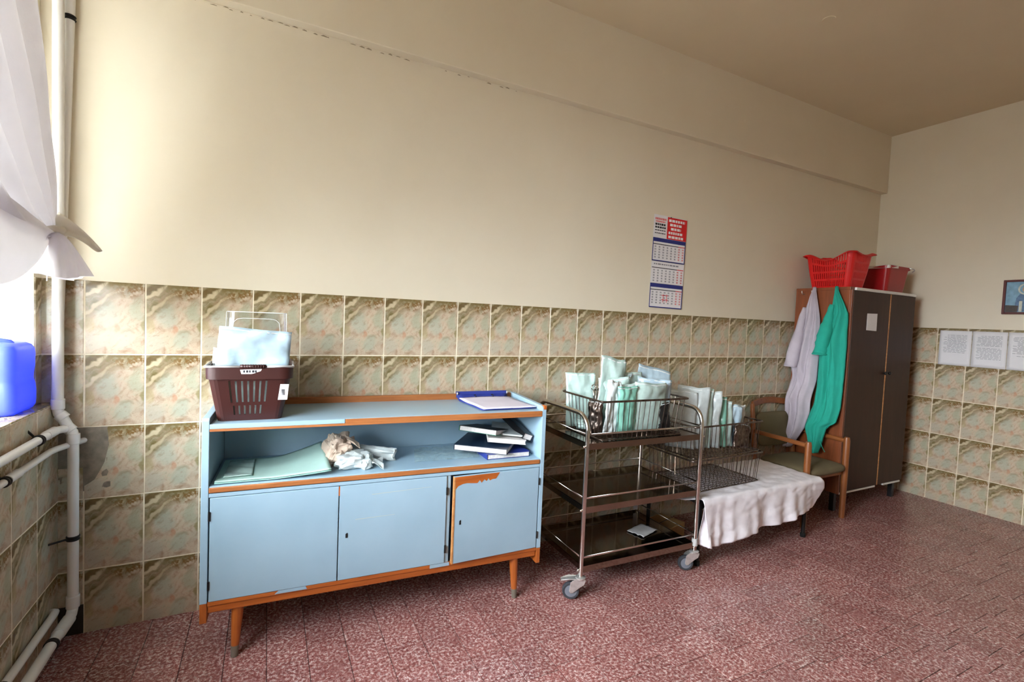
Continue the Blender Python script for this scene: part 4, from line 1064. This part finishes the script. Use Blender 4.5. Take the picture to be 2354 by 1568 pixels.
# cardboard box on the floor beneath the bench
bxo = empty('cardboard_box', (2.955, -0.25, 0.0), 0.25); tag(bxo, 'flat brown cardboard box on the floor beneath the bench', 'box')
MB().box(-0.13, 0.15, -0.09, 0.09, 0.0, 0.105).build('carton', 'cardboard', bxo, bevel=0.003)
MB().box(-0.128, 0.148, -0.002, 0.002, 0.1045, 0.106).build('lid_seam', 'dark_ink', bxo)

# ------------------------------------------------------------------ armchair
ch = empty('armchair', (4.30, -0.29, 0.0))
tag(ch, 'wooden armchair with olive upholstery between bench and wardrobe', 'chair')
xs = (-0.235, 0.235)
for x in xs:
    MB().tube([(x, -0.21, 0.0), (x, -0.21, 0.3), (x, -0.21, 0.585), (x, -0.21, 0.61)], [0.019, 0.022, 0.022, 0.017], 16).build('leg', 'chair_wood', ch, smooth=True, auto=True)
    MB().tube([(x, 0.2, 0.0), (x, 0.2, 0.42), (x, 0.225, 0.62), (x, 0.245, 0.80)], [0.017, 0.02, 0.019, 0.016], 14).build('leg', 'chair_wood', ch, smooth=True, auto=True)
    MB().tube([(x, -0.205, 0.582), (x, -0.05, 0.587), (x, 0.222, 0.592)], 0.0165, 12).build('armrest', 'chair_wood_x', ch, smooth=True, auto=True)
    MB().box(x-0.011, x+0.011, -0.19, 0.18, 0.325, 0.365).build('side_rail', 'chair_wood_x', ch, bevel=0.003)
MB().box(xs[0]+0.012, xs[1]-0.012, -0.2, -0.178, 0.325, 0.362).build('front_rail', 'chair_wood_x', ch, bevel=0.003)
tp = []
for i in range(13):
    t = i/12; x = xs[0]-0.005+(xs[1]-xs[0]+0.01)*t; tp.append((x, 0.245+0.035*math.sin(PI*t), 0.795+0.024*math.sin(PI*t)))
b = MB()
for (x, y, z) in tp: b.v += [(x, y-0.011, z-0.024), (x, y+0.011, z-0.024), (x, y+0.011, z+0.024), (x, y-0.011, z+0.024)]
for i in range(12):
    for j in range(4): b.f.append((i*4+j, i*4+(j+1) % 4, i*4+4+(j+1) % 4, i*4+4+j))
b.f += [(0, 1, 2, 3), (51, 50, 49, 48)]
b.build('top_rail', 'chair_wood_x', ch, bevel=0.005)
def pad(parent, name, cx, cy, cz, sx, sy, sz, mat, e=0.32, rot=(0, 0, 0)):
    def f(u, v):
        t = 2*PI*u; p = PI*(v-0.5); ce = lambda a, k: math.copysign(abs(a)**k, a)
        return (sx*ce(math.cos(p), 0.5)*ce(math.cos(t), e), sy*ce(math.cos(p), 0.5)*ce(math.sin(t), e), sz*ce(math.sin(p), 0.75))
    return MB().grid(f, 48, 20, wrap=True).build(name, mat, parent, smooth=True, loc=(cx, cy, cz), rot=rot)
pad(ch, 'seat', 0.0, -0.03, 0.383, 0.232, 0.215, 0.04, 'olive_fabric')
pad(ch, 'backrest', 0.0, 0.215, 0.60, 0.205, 0.135, 0.026, 'olive_fabric', 0.35, (PI/2-0.12, 0, 0))

# ------------------------------------------------------------------ wardrobe in the corner
X0, X1, YWF, ZB, ZTP = 4.572, 5.505, -0.43, 0.15, 1.738
wa = empty('wardrobe', ((X0+X1)/2, YWF/2, 0.0))
tag(wa, 'tall brown two door wardrobe standing in the far corner', 'wardrobe')
def wbx(name, x0, x1, y0, y1, z0, z1, mat, parent=None, bevel=0.002, label=None):
    o = MB().box(x0-wa.location.x, x1-wa.location.x, y0-wa.location.y, y1-wa.location.y, z0, z1).build(name, mat, parent or wa, bevel=bevel)
    if label: o['label'] = label
    return o
wbx('side_panel', X0, X0+0.02, YWF+0.002, -0.012, ZB, ZTP-0.012, 'wardrobe_side')
wbx('side_panel', X1-0.02, X1, YWF+0.002, -0.012, ZB, ZTP-0.012, 'wardrobe_side')
wbx('back_panel', X0+0.02, X1-0.02, -0.018, -0.012, ZB, ZTP-0.012, 'wardrobe_side')
wbx('top_panel', X0-0.002, X1+0.002, YWF, -0.012, ZTP-0.022, ZTP, 'wardrobe_side')
wbx('bottom_panel', X0+0.02, X1-0.02, YWF+0.01, -0.018, ZB, ZB+0.02, 'wardrobe_side')
wbx('front_edge', X0, X0+0.022, YWF-0.012, YWF+0.003, ZB, ZTP-0.022, 'wardrobe_side')
wbx('top_strip', X0+0.05, X1, YWF-0.016, YWF, ZTP-0.024, ZTP-0.002, 'white_plastic', label='chipped white edge strip along the top front')
wbx('bottom_strip', X0+0.02, 5.09, YWF-0.014, YWF, ZB-0.004, ZB+0.010, 'white_plastic', label='white edge strip along the bottom front')
wbx('bottom_strip', 5.21, X1-0.03, YWF-0.014, YWF, ZB-0.004, ZB+0.010, 'white_plastic')
dl = wbx('door', X0+0.024, 5.108, YWF-0.014, YWF+0.002, ZB+0.012, ZTP-0.026, 'wardrobe_door')
dr = wbx('door', 5.122, X1-0.002, YWF-0.012, YWF+0.004, ZB+0.012, ZTP-0.026, 'wardrobe_door')
wbx('door_edge', 5.108, 5.121, YWF-0.016, YWF+0.002, ZB+0.012, ZTP-0.026, 'board_edge', dl, label='pale worn edge between the doors')
for d_, x in ((dl, 5.085), (dr, 5.145)):
    MB().lathe([(0.006, 0.0), (0.006, -0.012), (0.014, -0.016), (0.014, -0.024), (0.008, -0.028)], 14, 'Y', (x-wa.location.x, YWF-0.013-wa.location.y, 1.078)).build('knob', 'black_iron', d_, smooth=True)
for x in (X0+0.03, X1-0.05):
    for y in (YWF+0.03, -0.06): wbx('foot', x, x+0.035, y, y+0.035, 0.0, ZB, 'cover_black')
for k in range(3):
    y = (-0.16, -0.345, -0.08)[k]
    b = MB(); b.tube([(X0-wa.location.x, y-wa.location.y, 1.69), (X0-0.025-wa.location.x, y-wa.location.y, 1.69), (X0-0.034-wa.location.x, y-wa.location.y, 1.70), (X0-0.036-wa.location.x, y-wa.location.y, 1.715)], 0.004, 8); b.build('hook', 'galvanised', wa, smooth=True)
nt = MB().poly([(4.79, YWF-0.0165, 1.545), (4.93, YWF-0.0165, 1.548), (4.932, YWF-0.0165, 1.412), (4.79, YWF-0.0165, 1.416)], (0, 0.0015, 0)).build('paper_note', 'paper')
tag(nt, 'small blank white paper taped to the left wardrobe door', 'note')

# garments on the wardrobe's side
def garment(name, label, LT, RT, mat, depth, seed, folds, sleeve, zout):
    x_in = X0-0.016
    root = empty(name, (x_in-0.02, LT[0][0], LT[-1][1])); tag(root, label, 'garment')
    zt, zb = LT[0][1]+0.02, min(LT[-1][1], RT[-1][1])
    def edge(T, z):
        for (ya, za), (yb, zb_) in zip(T[:-1], T[1:]):
            if z >= zb_: return ya+(yb-ya)*(za-z)/max(1e-6, za-zb_)
        return T[-1][0]
    def f(u, v, s=1):
        z = zt+(zb-zt)*v
        yl, yr = edge(LT, min(z, LT[0][1])), edge(RT, min(z, RT[0][1]))
        y = yl+(yr-yl)*u
        th = depth*min(1.0, 0.25+2.2*v)*math.sin(PI*min(1, max(0, u)))**0.6
        fo_ = ((abs(math.sin(folds*PI*u+seed+1.6*fnoise(u*2, v*2.0, seed)))**1.5-0.5)*0.034+0.012*fnoise(u*9+2*v, v*3, seed+7)+0.012*(1-abs(fnoise(u*5-v*1.5, v*4, seed+2)))**5)*min(1, 0.35+v*1.8)*math.sin(PI*u)**0.5
        x = x_in-0.012-(th+fo_+0.006*fnoise(y*22, z*14, seed) if s > 0 else 0.0)
        k_ = min(1.0, max(0.0, (zout+0.2-z)/0.2)); x -= 0.06*k_*k_*(3-2*k_)
        return (x-root.location.x, y-root.location.y, z-root.location.z)
    MB().grid(f, 44, 80).build('front', mat, root, smooth=True, solid=0.0015)
    MB().grid(lambda u, v: f(u, v, -1), 12, 40).build('back', mat, root, smooth=True, solid=0.001)
    # sleeve: short tube hanging on the side
    (y0, z0), (y1, z1), r_a, r_b = sleeve
    n_ = 14; pts = []; rr = []
    for i in range(n_+1):
        t = i/n_; pts.append((x_in-depth*0.55-0.012-0.03*t-root.location.x, y0+(y1-y0)*t-root.location.y, z0+(z1-z0)*t-root.location.z)); rr.append((r_a+(r_b-r_a)*min(1, t*1.5)**0.8)*(1+0.06*math.sin(9*t+seed)))
    b = MB(); b.tube(pts, rr, 18)
    b.v = [(x+(0.010*fnoise(y*30, z*25, seed)), y+0.008*fnoise(z*30, y*25, seed+3), z) for x, y, z in b.v]
    b.build('sleeve', mat, root, smooth=True)
    b = MB(); c_ = Vector(pts[-1]); ring(b, c_, 'Z', r_b*0.98, 0.006, 20); b.build('cuff', mat, root, smooth=True)
    return root
coat = garment('lab_coat', 'lilac white cotton coat hanging on the wardrobe side nearest the wall',
        [(-0.165, 1.722), (-0.125, 1.602), (-0.078, 1.408), (-0.045, 1.245), (-0.03, 1.10), (-0.045, 1.03), (-0.04, 0.778), (-0.055, 0.445)],
        [(-0.19, 1.722), (-0.236, 1.498), (-0.252, 1.26), (-0.242, 1.02), (-0.241, 0.743), (-0.208, 0.615), (-0.168, 0.54), (-0.115, 0.445)], 'lilac_cotton', 0.045, 1.0, 2.6, ((-0.125, 1.58), (-0.058, 1.10), 0.014, 0.047), 0.82)
gown = garment('surgical_gown', 'bright teal green surgical gown hanging beside the lilac coat',
        [(-0.336, 1.722), (-0.32, 1.566), (-0.267, 1.431), (-0.238, 1.321), (-0.25, 1.226), (-0.249, 0.986), (-0.216, 0.633), (-0.25, 0.537), (-0.296, 0.45)],
        [(-0.354, 1.722), (-0.412, 1.599), (-0.44, 1.534), (-0.448, 1.276), (-0.442, 1.015), (-0.433, 0.701), (-0.379, 0.663), (-0.357, 0.556), (-0.329, 0.45)], 'teal_cotton', 0.05, 3.0, 2.2, ((-0.335, 1.60), (-0.285, 1.215), 0.014, 0.05), 0.64)
MB().tube([(-0.072, -0.004, 0.11), (-0.076, -0.03, 0.06), (-0.078, -0.055, 0.025)], 0.003, 6).build('tie_string', 'teal_cotton', gown, smooth=True)

# ------------------------------------------------------------------ red baskets on the wardrobe
rb = empty('laundry_basket', (4.735, -0.235, ZTP+0.001), -0.02)
tag(rb, 'bright red lattice basket with wavy rim on top of the wardrobe', 'basket')
NS1, NC1 = 48, 4
def hole_r(i, j):
    side, k = divmod(i, NS1+NC1)
    if k >= NS1 or k < 2 or k > NS1-3: return False
    return (j % 4 in (1, 2, 3)) and 1 <= j <= 15 and k % 3 == 0
def wave(i, N, v):
    t = i/N*2*PI
    side, k = divmod(i, NS1+NC1); f = k/NS1
    w = 0.0
    if side in (1, 3): w = -0.055*math.sin(PI*min(1, f))**1.5
    else: w = -0.02*math.sin(PI*min(1, f))
    return (0.035+w)*max(0.0, v-0.55)/0.45
shell(rb, 'body', 'red_plastic', 0.10, 0.145, 0.135, 0.185, 0.235, 0.035, NS1, NC1, 16, hole_r, lift=wave, solid=0.003)
pr_ = rrect(0.135, 0.185, 0.035, NS1, NC1); Np = len(pr_)
b = MB()
def lip(u, v):
    i = int(round(u*Np)) % Np; s_ = 1+0.11*v
    return (pr_[i][0]*(1+0.2*v), pr_[i][1]*(1+0.13*v), 0.235+wave(i, Np, 1.0)+0.004-0.012*v*v)
b.grid(lip, Np, 4, wrap=True); b.build('rim', 'red_plastic', rb, smooth=True, solid=0.004)
tb = empty('plastic_tub', (5.32, -0.24, ZTP+0.001), 0.0)
tag(tb, 'dark red solid plastic tub behind the lattice basket on the wardrobe', 'tub')
shell(tb, 'body', 'dark_red_plastic', 0.14, 0.13, 0.165, 0.155, 0.205, 0.035, 10, 6, 6, solid=0.003)
rimstrip(tb, 'rim', 'dark_red_plastic', 0.166, 0.156, 0.035, 0.195, 0.215, 0.010)
o = MB().grid(lambda u, v: (-0.176+0.0012-0.0005, -0.1685+0.0*u+0.16*u, 0.192+0.024*v), 6, 2)
sl = MB(); sl.poly([(-0.178, 0.03, 0.195), (-0.178, -0.12, 0.192), (-0.17, -0.158, 0.192), (-0.135, -0.168, 0.193), (-0.05, -0.1685, 0.195), (-0.05, -0.1685, 0.216), (-0.135, -0.168, 0.217), (-0.17, -0.158, 0.217), (-0.178, -0.12, 0.217), (-0.178, 0.03, 0.212)], (-0.001, -0.001, 0))
sl.build('sticker', 'white_plastic', tb)['label'] = 'white strip around the rim corner'
b = MB(); b.tube([(0.12, -0.168, 0.21), (0.145, -0.19, 0.205), (0.158, -0.19, 0.192), (0.158, -0.175, 0.182)], 0.004, 8); b.build('handle', 'galvanised', tb, smooth=True)

# ------------------------------------------------------------------ wall calendar
cal = empty('wall_calendar', (3.132, -0.003, 1.505)); tag(cal, 'three month paper wall calendar with a red panel at its top', 'calendar')
cal.rotation_euler = (0, 0.012, 0)
W2 = 0.152
def rect(name, x0, x1, z0, z1, mat, y, parent):
    return MB().box(x0, x1, y, y+0.0006, z0, z1).build(name, mat, parent)
hd = rect('header', -W2, W2+0.003, 0.47, 0.632, 'paper', -0.002, cal)
rect('red_panel', -0.028, W2+0.003, 0.478, 0.628, 'red_ink', -0.0027, hd)
b = MB()
for k, (a, c) in enumerate(((-0.016, 0.135), (-0.004, 0.108), (0.006, 0.1), (-0.014, 0.115), (-0.014, 0.125))):
    z = 0.606-k*0.028; x = a
    while x < c:
        l = random.uniform(0.012, 0.03); b.box(x, min(c, x+l), -0.0032, -0.0028, z-0.0085, z+0.0085); x += l+0.006
stuff(b.build('white_lettering', 'white_ink', hd))
b = MB()
for k, (a, c, h) in enumerate(((-0.14, -0.04, 0.007), (-0.135, -0.05, 0.005))):
    x = a
    while x < c:
        l = random.uniform(0.006, 0.014); b.box(x, min(c, x+l), -0.0027, -0.0023, 0.605-k*0.018-h, 0.605-k*0.018+h); x += l+0.003
stuff(b.build('red_lettering', 'light_red_ink', hd))
b = MB()
for k in range(4):
    x = -0.138
    while x < -0.045:
        l = random.uniform(0.008, 0.02); h = (0.007, 0.006, 0.003, 0.003)[k]; b.box(x, min(-0.042, x+l), -0.0027, -0.0023, 0.568-k*0.02-h, 0.568-k*0.02+h); x += l+0.004
stuff(b.build('black_lettering', 'dark_ink', hd))
for k, (z0, z1, dark) in enumerate(((0.318, 0.476, True), (0.168, 0.316, False), (0.0, 0.166, True))):
    mo = rect('month_sheet', -W2, W2, z0, z1, 'paper', -0.004, cal)
    if dark:
        rect('heading_band', -W2, W2, z1-0.026, z1, 'blue_ink', -0.0047, mo)
        for x0, x1 in ((-W2, -W2+0.006), (W2-0.006, W2)): rect('border', x0, x1, z0, z1, 'blue_ink', -0.0046, mo)
        rect('border', -W2, W2, z0, z0+0.007, 'blue_ink', -0.0046, mo)
    else:
        bb = MB(); x = -0.13
        while x < 0.1: l = random.uniform(0.01, 0.03); bb.box(x, x+l, -0.0047, -0.0041, z1-0.022, z1-0.013); x += l+0.006
        stuff(bb.build('heading_text', 'ink', mo))
    rect('weekday_rule', -W2+0.006, 0.085, z1-0.045, z1-0.04, 'dark_ink', -0.0047, mo)
    rect('weekend_rule', 0.085, W2-0.006, z1-0.045, z1-0.04, 'red_ink', -0.0047, mo)
    b = MB(); b2 = MB()
    for i in range(8):
        for j in range(5):
            x = -0.132+i*0.0365; z = z1-0.06-j*0.018
            if z-0.006 < z0+0.008: continue
            t_ = b2 if i >= 6 else b
            t_.box(x, x+0.005, -0.0047, -0.0041, z-0.005, z+0.005); t_.box(x+0.0075, x+0.0125, -0.0047, -0.0041, z-0.005, z+0.005)
    stuff(b.build('day_figures', 'ink', mo)); stuff(b2.build('weekend_figures', 'light_red_ink', mo))
    if k == 2:
        fr_ = MB()
        for x0, x1, zz0, zz1 in ((-0.045, 0.02, 0.085, 0.089), (-0.045, 0.02, 0.055, 0.059), (-0.03, -0.026, 0.04, 0.095), (0.002, 0.006, 0.04, 0.095)): fr_.box(x0, x1, -0.0052, -0.0047, zz0, zz1)
        fr_.build('day_marker', 'red_ink', mo)
MB().lathe([(0.004, 0.0), (0.004, -0.004), (0.001, -0.006)], 10, 'Y', (0.0, -0.002, 0.627)).build('nail', 'black_iron', cal)

# ------------------------------------------------------------------ papers and icon on the end wall
for k, lab in enumerate(('typed white notice nearest the wardrobe on the end wall tiles', 'middle typed notice of three on the end wall tiles', 'typed notice below the framed picture, third from the wardrobe')):
    y0 = -0.532-k*0.212
    pr = empty('paper_notice', (XR-TT-0.001, y0-0.105, 1.158+0.0*k)); pr.rotation_euler = (0.012*(k-1)*0, 0, -PI/2)
    tag(pr, lab, 'notice', 'typed notices on the end wall')
    MB().grid(lambda u, v: (-0.104+0.208*u, -0.002-0.003*abs(fnoise(u*3, v*3, k)), 0.287*v), 8, 10).build('sheet', 'paper', pr, smooth=True, solid=0.0006)
    b = MB(); z = 0.25
    while z > (0.10, 0.06, 0.10)[k]:
        x0 = random.choice((-0.07, -0.075, -0.05)); x = x0
        while x < 0.07:
            l = random.uniform(0.01, 0.035); b.box(x, min(0.075, x+l), -0.0064, -0.0058, z-0.0014, z+0.0014); x += l+0.006
        z -= 0.0095 if random.random() < 0.85 else 0.02
    stuff(b.build('typed_lines', 'ink', pr))
ic = empty('framed_picture', (XR-0.001, -1.02, 1.585)); ic.rotation_euler = (0.0, 0.0, -PI/2)
tag(ic, 'small blue religious print in a dark red wooden frame', 'picture')
FWd, FH = 0.115, 0.262
for x0, x1, z0, z1 in ((-FWd, -FWd+0.016, 0, FH), (FWd-0.016, FWd, 0, FH), (-FWd+0.016, FWd-0.016, 0, 0.016), (-FWd+0.016, FWd-0.016, FH-0.016, FH)):
    MB().box(x0, x1, -0.02, 0, z0, z1).build('frame', 'picture_frame_wood', ic, bevel=0.003)
pp = MB().box(-FWd+0.016, FWd-0.016, -0.008, -0.004, 0.016, FH-0.016).build('print', 'print_sky', ic)
def disc(name, cx, cz, rx, rz_, mat, y, parent):
    b = MB(); b.v = [(cx+rx*math.cos(2*PI*i/28), y, cz+rz_*math.sin(2*PI*i/28)) for i in range(28)]; b.f = [tuple(range(28))]
    return b.build(name, mat, parent, solid=0.0003)
MB().poly([(-0.05, -0.0084, 0.02), (0.06, -0.0084, 0.02), (0.05, -0.0084, 0.12), (0.03, -0.0084, 0.165), (-0.015, -0.0084, 0.165), (-0.04, -0.0084, 0.12)], (0, 0.0003, 0)).build('robe', 'print_robe', pp)
disc('halo', 0.008, 0.19, 0.042, 0.042, 'print_halo', -0.0086, pp); disc('halo_centre', 0.008, 0.19, 0.031, 0.032, 'print_sky', -0.0089, pp); disc('face', 0.008, 0.188, 0.018, 0.023, 'print_skin', -0.0092, pp)
MB().poly([(-FWd+0.017, -0.0086, 0.017), (-0.03, -0.0086, 0.017), (-0.025, -0.0086, 0.065), (-FWd+0.017, -0.0086, 0.07)], (0, 0.0003, 0)).build('dark_ground', 'print_dark', pp)
MB().box(-0.022, -0.005, -0.0090, -0.0087, 0.02, 0.1).build('scroll', 'print_halo', pp)
MB().lathe([(0.005, 0.0), (0.005, -0.008), (0.002, -0.01)], 10, 'Y', (0.0, 0.0, FH+0.012)).build('hanger', 'black_iron', ic)
